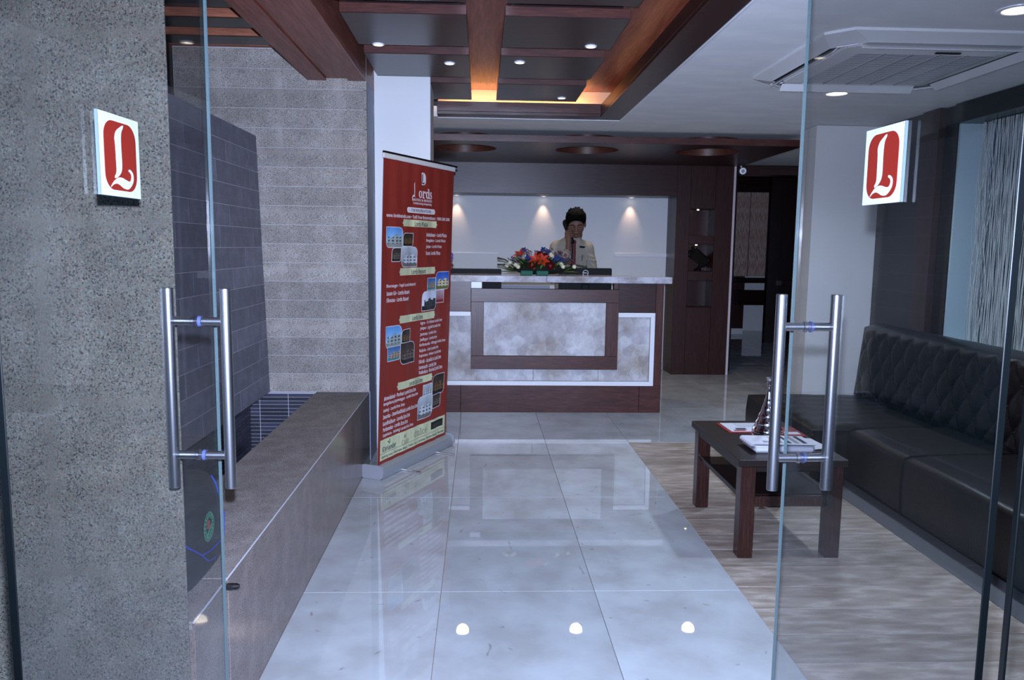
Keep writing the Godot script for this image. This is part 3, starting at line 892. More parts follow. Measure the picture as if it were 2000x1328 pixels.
func doors() -> void:
	var d1 := leaf("door_1", "open frameless glass door leaf in front of the granite pillar, with tall steel bar handle", Vector3(-0.656, 0, -1.077), Vector3(-0.618, 0, -1.844), 0.664, true)
	var d2 := leaf("door_2", "open frameless glass door leaf in front of the black sofa, with tall steel bar handle", Vector3(0.757, 0, -1.081), Vector3(0.735, 0, -1.805), 0.640, true)
	logo("white sign with red badge and letter L on the door by the granite pillar", d1, 0.342, 1.5415, 1.0, 0.137, 0.139)
	logo("white sign with red badge and letter L on the door before the sofa", d2, 0.353, 1.550, -1.0, 0.129, 0.140)
	var sd := setting("window_2", "fixed glass side panel beside the right door leaf", "window")
	block(sd, "pane", Vector3(0.796, 0.01, -1.090), Vector3(3.2, 2.33, -1.078), M.clear_pane)
	block(sd, "edge", Vector3(0.792, 0.01, -1.090), Vector3(0.796, 2.33, -1.078), M.dark_edge, 0.001)
	# black rubber stop on the ledge where the door leaf rests
	var mb := MB.new()
	mb.box(Vector3(0, 0, 0), Vector3(0.024, 0.016, 0.020), 0.004)
	mb.tube([Vector3(0.0, 0, 0.0), Vector3(0.018, 0.001, 0.0), Vector3(0.026, 0.001, 0.0)], [0.009, 0.009, 0.005], 12)
	var st := part(null, "door_stop", mb, M.rubber, Vector3(-0.693, 0.440, -2.115))
	tag(st, "small black rubber door stop on the edge of the granite ledge", "door stop")

func counter() -> void:
	var d := thing("reception_desk", "dark wooden reception desk with milky onyx panels in white and wooden frames", "desk", Vector3(0.3, 0, -6.6))
	var o := func(called: String, lo: Vector3, hi: Vector3, m: Material, bev := 0.0015) -> MeshInstance3D:
		return block(d, called, lo - d.position, hi - d.position, m, bev)
	o.call("plinth", Vector3(-0.158, 0.0, -6.56), Vector3(1.352, 0.231, -6.48), M.wood_x)
	o.call("plinth", Vector3(-1.0, 0.0, -6.56), Vector3(-0.160, 0.231, -6.48), M.wood_x)
	o.call("plinth", Vector3(1.354, 0.0, -6.56), Vector3(1.537, 0.231, -6.48), M.wood_x)
	o.call("white_frame", Vector3(-1.0, 0.2315, -6.55), Vector3(1.469, 0.268, -6.474), M.white_lacquer)
	o.call("white_frame", Vector3(1.432, 0.2685, -6.55), Vector3(1.469, 0.8145, -6.474), M.white_lacquer)
	o.call("white_frame", Vector3(1.157, 0.815, -6.55), Vector3(1.469, 0.852, -6.474), M.white_lacquer)
	o.call("white_frame", Vector3(-1.0, 0.815, -6.55), Vector3(-0.077, 0.852, -6.474), M.white_lacquer)
	for xx in [[-1.0, -0.3], [-0.298, 0.45], [0.452, 1.0], [1.002, 1.430]]:
		o.call("onyx_panel", Vector3(xx[0], 0.270, -6.53), Vector3(xx[1], 0.8135, -6.492), M.onyx)
	o.call("upper_panel", Vector3(-1.0, 0.8535, -6.55), Vector3(-0.077, 1.10, -6.484), M.wood_x)
	o.call("upper_panel", Vector3(1.157, 0.8535, -6.55), Vector3(1.470, 1.10, -6.484), M.dark_wood_x)
	o.call("stile", Vector3(1.471, 0.2315, -6.55), Vector3(1.537, 1.10, -6.482), M.wood_y)
	o.call("picture_frame", Vector3(-0.075, 0.936, -6.53), Vector3(1.155, 1.045, -6.455), M.wood_x)
	o.call("picture_frame", Vector3(-0.075, 0.372, -6.53), Vector3(1.155, 0.484, -6.455), M.wood_x)
	o.call("picture_frame", Vector3(-0.075, 0.485, -6.53), Vector3(0.029, 0.935, -6.456), M.wood_y)
	o.call("picture_frame", Vector3(1.051, 0.485, -6.53), Vector3(1.155, 0.935, -6.456), M.wood_y)
	o.call("onyx_panel", Vector3(0.030, 0.486, -6.52), Vector3(1.050, 0.934, -6.467), M.onyx)
	o.call("bracket", Vector3(-0.076, 1.046, -6.55), Vector3(0.014, 1.10, -6.486), M.white_lacquer)
	o.call("bracket", Vector3(1.115, 1.046, -6.55), Vector3(1.156, 1.10, -6.486), M.wood_x)
	o.call("side_panel", Vector3(1.50, 0.0, -7.15), Vector3(1.537, 1.10, -6.562), M.wood_y)
	o.call("work_surface", Vector3(-1.0, 0.72, -7.12), Vector3(1.498, 0.75, -6.57), M.wood_x)
	o.call("drawer_front", Vector3(0.05, 0.752, -7.0), Vector3(0.62, 1.05, -6.96), M.grey_wall)
	var t := thing("onyx_countertop", "pale onyx counter slab on top of the reception desk", "countertop", Vector3(0.3, 1.10, -6.6))
	for xx in [[-1.0, 0.545], [0.547, 1.59]]:
		block(t, "slab", Vector3(xx[0] - 0.3, 0.001, -0.20), Vector3(xx[1] - 0.3, 0.055, 0.18), M.onyx_top, 0.003)
	# monitors on the lower work surface, seen from behind
	monitor("black computer monitor seen from behind beside the man, round badge on its back", Vector3(0.925, 0.75, -6.90), 0.47, 0.30, 1.212)
	monitor("black computer monitor seen from behind, left of the flowers", Vector3(-0.05, 0.75, -6.90), 0.47, 0.30, 1.196)
	flowers()

func monitor(label: String, at: Vector3, w: float, h: float, top: float) -> void:
	var o := thing("computer_monitor", label, "monitor", at, "monitors behind the reception counter")
	var cy := top - at.y - h * 0.5
	var mb := MB.new()
	mb.prism(round_rect(w, h, 0.012, 4), 0.022, Transform3D(Basis.IDENTITY, Vector3(0, cy, 0.0)))
	mb.prism(round_rect(w - 0.05, h - 0.05, 0.03, 4), 0.016, Transform3D(Basis.IDENTITY, Vector3(0, cy, 0.022)))
	part(o, "housing", mb, M.black)
	mb = MB.new()
	mb.box(Vector3(0, cy, -0.002), Vector3(w - 0.02, h - 0.03, 0.004))
	part(o, "screen", mb, M.black_gloss)
	mb = MB.new()
	mb.box(Vector3(0, cy * 0.5 + 0.01, 0.03), Vector3(0.07, cy, 0.03), 0.006)
	part(o, "stand", mb, M.black)
	mb = MB.new()
	mb.box(Vector3(0, 0.008, 0.02), Vector3(0.24, 0.016, 0.17), 0.005)
	part(o, "base", mb, M.black)
	mb = MB.new()
	var y := top - at.y - (0.042 if at.x > 0.5 else 0.075)
	mb.lathe([Vector2(0.0250, 0), Vector2(0.0250, 0.0015), Vector2(0.0215, 0.0015), Vector2(0.0215, 0)], Vector3(0, y, 0.038), 28, Basis(Vector3.RIGHT, PI / 2))
	letters(mb, "DELL", Rect2(-0.0185, -0.005, 0.037, 0.010), Transform3D(Basis.IDENTITY, Vector3(0, y, 0.0392)))
	part(o, "badge", mb, M.white_lacquer)

func petal(mb: MB, o: Vector3, d: Vector3, len: float, wid: float, cup: float, up := Vector3.UP) -> void:
	var z := d.normalized()
	var x := z.cross(up).normalized()
	if x.length() < 0.1:
		x = Vector3.RIGHT
	var y := x.cross(z)
	for s in [1.0, -1.0]:
		mb.sheet(4, 5, func(u: float, v: float) -> Vector3:
			var ww := wid * sin(PI * clampf(v * 0.9 + 0.07, 0.0, 1.0)) * 0.5
			var a := (u - 0.5) * 2.0
			return o + z * (len * v) + x * (a * ww) + y * (cup * len * v * v + absf(a) * ww * 0.35 + 0.0006 * s), y * s)

func flowers() -> void:
	var base := Vector3(0.49, 1.156, -6.53)
	var t := thing("flower_arrangement", "low arrangement of red, orange, blue and white flowers on the onyx counter", "flowers", base)
	var green := paint(Color(0.13, 0.20, 0.09), 0.55)
	green.backlight_enabled = true
	green.backlight = Color(0.1, 0.14, 0.05)
	var pale := paint(Color(0.42, 0.52, 0.25), 0.5)
	var foam := paint(Color(0.14, 0.38, 0.30), 0.7)
	var red := paint(Color(0.50, 0.04, 0.05), 0.6)
	var orange := paint(Color(0.72, 0.20, 0.06), 0.55)
	var blue := paint(Color(0.13, 0.23, 0.44), 0.55)
	var white := paint(Color(0.86, 0.84, 0.72), 0.6)
	var pink := paint(Color(0.48, 0.22, 0.22), 0.6)
	for x in [-0.11, 0.02]:
		block(t, "foam_block", Vector3(x - 0.045, 0.0, -0.04), Vector3(x + 0.055, 0.040, 0.05), foam, 0.004)
	var mb := MB.new()
	mb.ball(Vector3(0, 0.055, -0.02), Vector3(0.22, 0.052, 0.06), 16, 8)
	mb.ball(Vector3(0, 0.095, -0.02), Vector3(0.13, 0.06, 0.05), 16, 8)
	part(t, "moss_core", mb, paint(Color(0.05, 0.06, 0.03), 0.9))
	# leaves: long blades at the rim, broad ones at both ends
	for k in 130:
		mb = MB.new()
		var a := rng.randf_range(-PI, PI)
		var o := Vector3(cos(a) * 0.21 * sqrt(rng.randf()), 0.045 + rng.randf() * 0.07, 0.02 + absf(sin(a)) * 0.05)
		petal(mb, o, Vector3(cos(a) * 1.2, rng.randf_range(0.05, 1.0), absf(sin(a)) * 0.8 + 0.25), rng.randf_range(0.05, 0.095), rng.randf_range(0.014, 0.028), rng.randf_range(-0.15, 0.1))
		part(t, "leaf", mb, green if k % 5 else pale)
	for k in 8:
		mb = MB.new()
		var s := -1.0 if k < 4 else 1.0
		petal(mb, Vector3(s * 0.20, 0.028, 0.01 * (k % 4)), Vector3(s, 0.04 + 0.24 * (k % 4), 0.3), 0.13, 0.042, -0.05)
		part(t, "leaf", mb, green if k % 2 else pale)
	for s in [[Vector3(-0.22, 0.08, 0.0), Vector3(-0.35, 0.14, 0.02)], [Vector3(-0.22, 0.05, 0.0), Vector3(-0.35, 0.085, 0.02)], [Vector3(0.24, 0.07, 0.0), Vector3(0.40, 0.075, 0.02)]]:
		mb = MB.new()
		mb.tube([s[0], (s[0] + s[1]) * 0.5 + Vector3(0, 0.018, 0), s[1]], [0.004, 0.006, 0.009], 7)
		part(t, "bud_stem", mb, green)
	# two orange lilies
	for c in [[Vector3(-0.155, 0.155, 0.03), Vector3(-0.5, 0.9, 0.5)], [Vector3(0.02, 0.120, 0.10), Vector3(0.0, 0.35, 1.0)], [Vector3(-0.03, 0.125, 0.085), Vector3(-0.4, 0.6, 0.8)]]:
		mb = MB.new()
		var z: Vector3 = c[1].normalized()
		var x := z.cross(Vector3.UP).normalized()
		var y := x.cross(z)
		for k in 6:
			var a := TAU * k / 6.0 + 0.3
			petal(mb, c[0], z * 0.9 + (x * cos(a) + y * sin(a)) * 0.8, 0.070, 0.032, -0.25, z)
		part(t, "lily", mb, orange)
	# red roses: whorls of overlapping petals
	for c in [[Vector3(-0.068, 0.085, 0.09), 0.041], [Vector3(0.085, 0.083, 0.09), 0.046], [Vector3(0.0, 0.172, 0.05), 0.042], [Vector3(0.045, 0.160, 0.055), 0.038], [Vector3(-0.03, 0.150, 0.05), 0.034]]:
		mb = MB.new()
		mb.ball(c[0] + Vector3(0, 0.0, 0.004), Vector3(1, 1, 0.9) * c[1] * 0.62, 10, 6)
		for k in 16:
			var a := k * 2.4
			var e := 0.35 + 0.75 * k / 16.0
			petal(mb, c[0] + Vector3(0, 0, -0.008), Vector3(cos(a) * e, sin(a) * e + 0.1, 0.75), c[1] * 1.35, c[1] * 0.95, 0.35, Vector3(0, 0, 1))
		part(t, "rose", mb, red)
	# blue orchids, white blossoms, pink sprays
	for c in [Vector3(-0.10, 0.150, 0.06), Vector3(-0.085, 0.125, 0.085), Vector3(0.135, 0.155, 0.06), Vector3(0.155, 0.140, 0.07), Vector3(0.185, 0.130, 0.06), Vector3(0.065, 0.200, 0.02), Vector3(0.03, 0.215, 0.0), Vector3(0.12, 0.13, 0.08), Vector3(-0.13, 0.21, 0.01), Vector3(0.085, 0.185, 0.03)]:
		mb = MB.new()
		for k in 5:
			var a: float = TAU * k / 5.0 + c.x * 30.0
			petal(mb, c, Vector3(cos(a), sin(a), 0.5), 0.030, 0.018, 0.1, Vector3(0, 0, 1))
		part(t, "orchid", mb, blue)
	for c in [Vector3(-0.27, 0.08, 0.05), Vector3(-0.20, 0.085, 0.07), Vector3(-0.18, 0.07, 0.08), Vector3(0.09, 0.175, 0.05), Vector3(0.175, 0.095, 0.08), Vector3(0.19, 0.075, 0.085), Vector3(0.285, 0.075, 0.06), Vector3(-0.245, 0.105, 0.03), Vector3(0.10, 0.16, 0.06)]:
		mb = MB.new()
		mb.ball(c, Vector3(0.010, 0.010, 0.010), 8, 5)
		for k in 8:
			var a := TAU * k / 8.0
			petal(mb, c, Vector3(cos(a), sin(a) + 0.2, 0.7), 0.026, 0.015, 0.2, Vector3(0, 0, 1))
		part(t, "white_blossom", mb, white)
	for k in 60:
		var a := rng.randf_range(-1.35, 1.35)
		var o := Vector3(sin(a) * 0.20, 0.07 + cos(a) * 0.08, 0.03 + rng.randf() * 0.04)
		var tip := o + Vector3(sin(a) * 0.07, 0.055 * cos(a) + 0.012, 0.02) * rng.randf_range(0.6, 1.25)
		mb = MB.new()
		mb.tube([o, tip], [0.0013, 0.0010], 4)
		mb.ball(tip, Vector3(0.006, 0.006, 0.006), 6, 4)
		mb.ball(tip + Vector3(0.009, -0.008, 0.003), Vector3(0.005, 0.005, 0.005), 6, 4)
		part(t, "spray", mb, pink if k % 3 else blue)
	# a second bunch, nearly hidden by the banner
	t = thing("flower_bunch", "small purple and pink flower bunch peeping out behind the red banner", "flowers", Vector3(-0.275, 1.156, -6.55))
	mb = MB.new()
	mb.lathe([Vector2(0.001, 0.0), Vector2(0.03, 0.0), Vector2(0.038, 0.05), Vector2(0.034, 0.05), Vector2(0.001, 0.045)], Vector3.ZERO, 16)
	part(t, "cup", mb, red)
	var purple := paint(Color(0.45, 0.33, 0.66), 0.6)
	for k in 12:
		mb = MB.new()
		var c := Vector3(0.035 * cos(k * 2.4), 0.075 + 0.011 * k, 0.03 * sin(k * 2.4))
		for j in 5:
			var a := TAU * j / 5.0
			petal(mb, c, Vector3(cos(a), sin(a), 0.5), 0.024, 0.016, 0.1, Vector3(0, 0, 1))
		part(t, "blossom", mb, purple if k % 3 else pink)
	mb = MB.new()
	mb.ball(Vector3(0, 0.10, 0), Vector3(0.03, 0.08, 0.025), 8, 6)
	part(t, "foliage", mb, green)

func lounge() -> void:
	# ---- sofa
	var s := thing("sofa", "long low black leather sofa with button-tufted back along the dark wall", "sofa", Vector3(2.6, 0, -3.8))
	var c := s.position
	block(s, "plinth", Vector3(2.24, 0.0, -5.52) - c, Vector3(3.0, 0.045, -1.75) - c, M.black)
	for q in [[-4.44, -3.834, "seat"], [-3.826, -2.78, "seat"], [-2.772, -1.72, "seat"]]:
		var mb := MB.new()
		var pts := []
		for p in v2("2.78,0.05 2.185,0.045 2.178,0.06 2.172,0.19 2.176,0.31 2.190,0.336 2.22,0.348 2.32,0.355 2.60,0.362 2.78,0.360"):
			pts.append(p)
		var n: int = pts.size()
		mb.sheet(n - 1, 14, func(u: float, v: float) -> Vector3:
			var p: Vector2 = pts[roundi(u * (n - 1))]
			var e := 1.0 - pow(absf(v - 0.5) * 2.0, 8.0) * 0.012
			return Vector3(2.6 + (p.x - 2.6) * e + 0.004 * sin(v * 13.0) * u, p.y * e + 0.003 * sin(v * 9.0 + u * 7.0) * clampf(u * 3 - 1, 0, 1), lerpf(q[0], q[1], v)) - c, Vector3(-0.6, 0.8, 0))
		for zz in [q[0], q[1]]:
			var poly := PackedVector2Array(pts)
			mb.prism(poly, 0.0, Transform3D(Basis(Vector3.RIGHT, Vector3.UP, Vector3(0, 0, 1 if zz == q[1] else -1)), Vector3(0, 0, zz) - c))
		part(s, q[2], mb, M.leather)
	# corner seat with creased cover
	var mb := MB.new()
	mb.sheet(60, 24, func(u: float, v: float) -> Vector3:
		var x := lerpf(1.97, 2.78, u)
		var edge := pow(absf(u - 0.5) * 2.0, 12.0) + pow(absf(v - 0.5) * 2.0, 12.0)
		return Vector3(x, 0.352 - 0.02 * minf(edge, 1.0) + 0.007 * sin(v * 46.0 + 2.5 * sin(u * 5.0) + u * 4.0) * exp(-pow((u - 0.45) * 2.2, 2.0)), lerpf(-5.57, -4.445, v)) - c, Vector3.UP)
	for f in [[Vector3(1.97, 0.04, -5.57), Vector3(1.97, 0.04, -4.445), Vector3.LEFT], [Vector3(1.97, 0.04, -4.445), Vector3(2.78, 0.04, -4.445), Vector3.BACK], [Vector3(1.97, 0.04, -5.57), Vector3(2.78, 0.04, -5.57), Vector3.FORWARD]]:
		var a: Vector3 = f[0] - c
		var b: Vector3 = f[1] - c
		var o: Vector3 = f[2]
		mb.sheet(20, 6, func(u: float, v: float) -> Vector3: return a.lerp(b, u) + Vector3(0, 0.293 * v, 0) + o * 0.012 * sin(PI * v), o)
	part(s, "corner_seat", mb, M.leather)
	# tufted back
	mb = MB.new()
	var z0 := -5.6
	var z1 := -1.7
	var tuft := func(z: float, h: float) -> float:
		var a := (z - z0) / 0.082
		var b := h / 0.245
		return pow(absf(sin(PI * (a * 0.5 + b)) * sin(PI * (a * 0.5 - b))), 0.42)
	mb.sheet(330, 46, func(u: float, v: float) -> Vector3:
		var z := lerpf(z0, z1, u)
		if v < 0.86:
			var h := v / 0.86 * 0.50
			var k := clampf(h / 0.05, 0.0, 1.0) * clampf((0.50 - h) / 0.03, 0.0, 1.0)
			return Vector3(2.785 + 0.05 * h / 0.5 - 0.026 * tuft.call(z, h) * k * clampf((z - z0) / 0.07, 0, 1) - 0.012, 0.335 + h, z) - c
		var w := (v - 0.86) / 0.14
		return Vector3(2.823 + 0.22 * w, 0.835 + 0.026 * sin(PI * minf(w * 1.0, 1.0)) + 0.004 * sin(z * 19.0) * w * (1 - w), z) - c, Vector3(-1, 0.3, 0))
	mb.quad(Vector3(3.043, 0.835, z0) - c, Vector3(3.043, 0.835, z1) - c, Vector3(3.043, 0.0, z1) - c, Vector3(3.043, 0.0, z0) - c, Vector3.RIGHT)
	for zz in [z0, z1]:
		mb.quad(Vector3(2.79, 0.335, zz) - c, Vector3(3.043, 0.335, zz) - c, Vector3(3.043, 0.838, zz) - c, Vector3(2.825, 0.838, zz) - c, Vector3(0, 0, 1 if zz == z1 else -1))
		mb.quad(Vector3(2.79, 0.0, zz) - c, Vector3(3.043, 0.0, zz) - c, Vector3(3.043, 0.336, zz) - c, Vector3(2.79, 0.336, zz) - c, Vector3(0, 0, 1 if zz == z1 else -1))
	var back := part(s, "backrest", mb, M.leather)
	mb = MB.new()
	mb.ball(Vector3.ZERO, Vector3(0.006, 0.009, 0.009), 8, 6)
	var bm := mb.mesh()
	for r in 3:
		for k in 48:
			var zz := z0 + 0.082 * k
			if k % 2 == (r + 1) % 2 and zz > z0 + 0.03 and zz < z1 - 0.03:
				put("button", bm, M.leather, back, Vector3(2.772 + 0.05 * (0.1225 * (r + 1)) / 0.5, 0.335 + 0.1225 * (r + 1), zz) - c)
	# ---- coffee table
	var t := thing("coffee_table", "dark brown wooden coffee table with a lower shelf in front of the sofa", "table", Vector3(1.42, 0, -3.75))
	c = t.position
	block(t, "top", Vector3(1.158, 0.428, -4.135) - c, Vector3(1.655, 0.462, -3.345) - c, M.table_wood, 0.003)
	for xx in [1.175, 1.575]:
		for zz in [-4.12, -3.425]:
			block(t, "leg", Vector3(xx, 0.0, zz) - c, Vector3(xx + 0.068, 0.427, zz + 0.068) - c, M.table_leg, 0.003)
	block(t, "shelf", Vector3(1.19, 0.262, -4.05) - c, Vector3(1.63, 0.285, -3.41) - c, M.table_wood, 0.002)
	block(t, "rail", Vector3(1.244, 0.235, -3.40) - c, Vector3(1.574, 0.283, -3.38) - c, M.table_leg, 0.002)
	for xx in [1.178, 1.620]:
		block(t, "apron", Vector3(xx, 0.395, -4.05) - c, Vector3(xx + 0.02, 0.4275, -3.427) - c, M.table_wood, 0.002)
	block(t, "apron", Vector3(1.244, 0.395, -3.40) - c, Vector3(1.574, 0.4275, -3.38) - c, M.table_wood, 0.002)
	# ---- things on the table
	var white := paint(Color(0.80, 0.80, 0.84), 0.5)
	var red := paint(Color(0.50, 0.09, 0.10), 0.5)
	var ink := paint(Color(0.16, 0.16, 0.22), 0.7)
	var o := thing("magazine", "white brochure with a red border lying at the far corner of the coffee table", "magazine", Vector3(1.385, 0.4625, -3.955))
	o.rotation.y = 0.02
	block(o, "pages", Vector3(-0.115, 0.0, -0.105), Vector3(0.115, 0.004, 0.105), red, 0.001)
	block(o, "printed_page", Vector3(-0.095, 0.004, -0.103), Vector3(0.113, 0.0046, 0.09), white)
	block(o, "print_block", Vector3(-0.075, 0.0046, 0.055), Vector3(-0.015, 0.005, 0.080), red)
	block(o, "print_block", Vector3(-0.055, 0.0046, 0.015), Vector3(0.0, 0.005, 0.050), ink)
	for k in 7:
		block(o, "text_line", Vector3(-0.03, 0.0046, -0.09 + 0.013 * k), Vector3(0.10, 0.0049, -0.086 + 0.013 * k), M.grey_plastic)
	o = thing("booklet", "small dark red booklet lying behind the steel handle on the coffee table", "booklet", Vector3(1.585, 0.4625, -3.86))
	block(o, "cover", Vector3(-0.055, 0.0, -0.09), Vector3(0.055, 0.008, 0.09), red, 0.002)
	block(o, "title_panel", Vector3(-0.035, 0.008, 0.02), Vector3(0.035, 0.0085, 0.07), white)
	o = thing("newspaper", "folded white newspaper lying on the near end of the coffee table", "newspaper", Vector3(1.41, 0.4625, -3.545))
	for k in 5:
		mb = MB.new()
		var h0 := 0.006 * k
		var wv := 0.145 - 0.003 * k
		mb.sheet(22, 6, func(u: float, v: float) -> Vector3:
			var a := u * PI * 1.0
			var x := -wv
			var y := 0.003 + h0 * 0.5
			if u < 0.25:
				var q := (u / 0.25 - 0.5) * PI
				x = -wv - 0.012 * cos(q)
				y = 0.016 + (0.013 - 0.0022 * k) * sin(q)
			else:
				x = lerpf(-wv, wv, (u - 0.25) / 0.75)
				y = 0.0293 - 0.0022 * k - 0.006 * (u - 0.25)
			return Vector3(x, y + 0.013, lerpf(-0.085, 0.085, v) + 0.01 * x), Vector3(-0.3, 1, 0))
		part(o, "page", mb, white)
	block(o, "page_bundle", Vector3(-0.140, 0.0, -0.085), Vector3(0.140, 0.033, 0.085), white, 0.010)
	for k in 5:
		block(o, "page_edge", Vector3(-0.1405, 0.0065 + 0.0045 * k, -0.0855), Vector3(0.1405, 0.0073 + 0.0045 * k, 0.0855), M.grey_plastic)
	mb = MB.new()
	letters(mb, "TI", Rect2(-0.055, -0.075, 0.03, 0.022), Transform3D(Basis(Vector3(0, 0, -1), Vector3(-1, 0, 0), Vector3(0, 1, 0)), Vector3(-0.14, 0.0430, 0.0)), true)
	part(o, "masthead", mb, ink)
	for k in 6:
		block(o, "text_line", Vector3(-0.085 + 0.036 * k, 0.0390, -0.07), Vector3(-0.068 + 0.036 * k, 0.0406, 0.06), ink if k % 2 else M.grey_plastic)
	o = thing("paper_sheet", "pale printed sheet lying on the coffee table beside the newspaper", "paper", Vector3(1.582, 0.4625, -3.62))
	mb = MB.new()
	mb.sheet(8, 8, func(u: float, v: float) -> Vector3: return Vector3(lerpf(-0.06, 0.06, u), 0.003 + 0.008 * u * u * v, lerpf(-0.11, 0.11, v)), Vector3.UP)
	mb.sheet(8, 8, func(u: float, v: float) -> Vector3: return Vector3(lerpf(-0.06, 0.06, u), 0.0024 + 0.008 * u * u * v, lerpf(-0.11, 0.11, v)), Vector3.DOWN)
	part(o, "sheet", mb, white)
	# fluted chrome vase
	o = thing("vase", "tall slender fluted chrome vase on the coffee table", "vase", Vector3(1.43, 0.4625, -3.745))
	mb = MB.new()
	var prof := []
	for k in 61:
		var h := 0.305 * k / 60.0
		var r := 0.0115 + 0.072 * pow(maxf(0.0, 1.0 - h / 0.235), 1.25) * (1.0 if h > 0.03 else 0.80 + 0.2 * h / 0.03)
		r += 0.004 * maxf(0.0, sin(h * 175.0)) * clampf(1.0 - h / 0.24, 0.12, 1.0)
		if h > 0.290:
			r += (h - 0.290) * 0.35
		prof.append(Vector2(r, h))
	prof.push_front(Vector2(0.001, 0.0))
	prof.append(Vector2(0.010, 0.303))
	prof.append(Vector2(0.008, 0.25))
	mb.lathe(prof, Vector3.ZERO, 48, Basis.IDENTITY, func(a: float, i: int) -> float: return 1.0 + 0.07 * sin(a * 7.0 + i * 0.16) * clampf(1.0 - i / 46.0, 0.0, 1.0))
	part(o, "body", mb, M.chrome)

# a small printed photograph: sky or dark ceiling, a building or room block, ground
func photo(im: Image, r: Rect2i, kind: int, corners: int) -> void:
	var w := r.size.x
	var h := r.size.y
	var lr := RandomNumberGenerator.new()
	lr.seed = kind * 77 + 5
	var tops := [Color(0.35, 0.58, 0.85), Color(0.16, 0.13, 0.11), Color(0.20, 0.17, 0.16), Color(0.72, 0.76, 0.80), Color(0.25, 0.38, 0.60), Color(0.16, 0.33, 0.75), Color(0.80, 0.84, 0.92), Color(0.75, 0.68, 0.72)]
	var lows := [Color(0.62, 0.80, 0.95), Color(0.30, 0.25, 0.18), Color(0.33, 0.28, 0.24), Color(0.58, 0.60, 0.62), Color(0.45, 0.60, 0.75), Color(0.40, 0.58, 0.85), Color(0.88, 0.90, 0.94), Color(0.62, 0.42, 0.45)]
	var grounds := [Color(0.55, 0.58, 0.55), Color(0.10, 0.09, 0.09), Color(0.14, 0.12, 0.12), Color(0.42, 0.42, 0.42), Color(0.25, 0.52, 0.55), Color(0.42, 0.45, 0.25), Color(0.15, 0.16, 0.16), Color(0.52, 0.14, 0.16)]
	var k := kind % 8
	for y in h:
		for x in w:
			var u := float(x) / w
			var v := float(y) / h
			# two opposite corners are rounded
			var rad := 0.30 * mini(w, h)
			var cut := false
			for c in [[0, 0, 1], [1, 0, 2], [1, 1, 4], [0, 1, 8]]:
				if corners & c[2]:
					var dx := (rad - x) if c[0] == 0 else (x - (w - rad))
					var dy := (rad - y) if c[1] == 0 else (y - (h - rad))
					if dx > 0 and dy > 0 and dx * dx + dy * dy > rad * rad:
						cut = true
			if cut:
				continue
			var e := mini(mini(x, w - 1 - x), mini(y, h - 1 - y))
			for c in [[0, 0, 1], [1, 0, 2], [1, 1, 4], [0, 1, 8]]:
				if corners & c[2]:
					var dx := (rad - x) if c[0] == 0 else (x - (w - rad))
					var dy := (rad - y) if c[1] == 0 else (y - (h - rad))
					if dx > 0 and dy > 0:
						e = mini(e, int(rad - sqrt(dx * dx + dy * dy)))
			var col: Color
			if e < 2:
				col = Color(0.80, 0.80, 0.82)
			else:
				col = (tops[k] as Color).lerp(lows[k], v / 0.7)
				if v > 0.74:
					col = grounds[k]
				var roof := 0.34 + 0.22 * absf(u - 0.62) + 0.10 * float(int(u * 5 + kind) % 2)
				if v > roof and v < 0.80 and u > 0.14 and k != 7:
					var bay := int(u * 9) % 2
					var floor_ := int(v * 13) % 2
					col = [Color(0.62, 0.66, 0.66), Color(0.42, 0.32, 0.20), Color(0.40, 0.36, 0.32), Color(0.78, 0.80, 0.83), Color(0.66, 0.58, 0.50), Color(0.84, 0.80, 0.66), Color(0.22, 0.24, 0.26), Color.WHITE][k]
					if bay == 1 and floor_ == 0:
						col = col.darkened(0.55)
				col = col.darkened(0.12 * lr.randf())
			im.set_pixel(r.position.x + x, r.position.y + y, col)

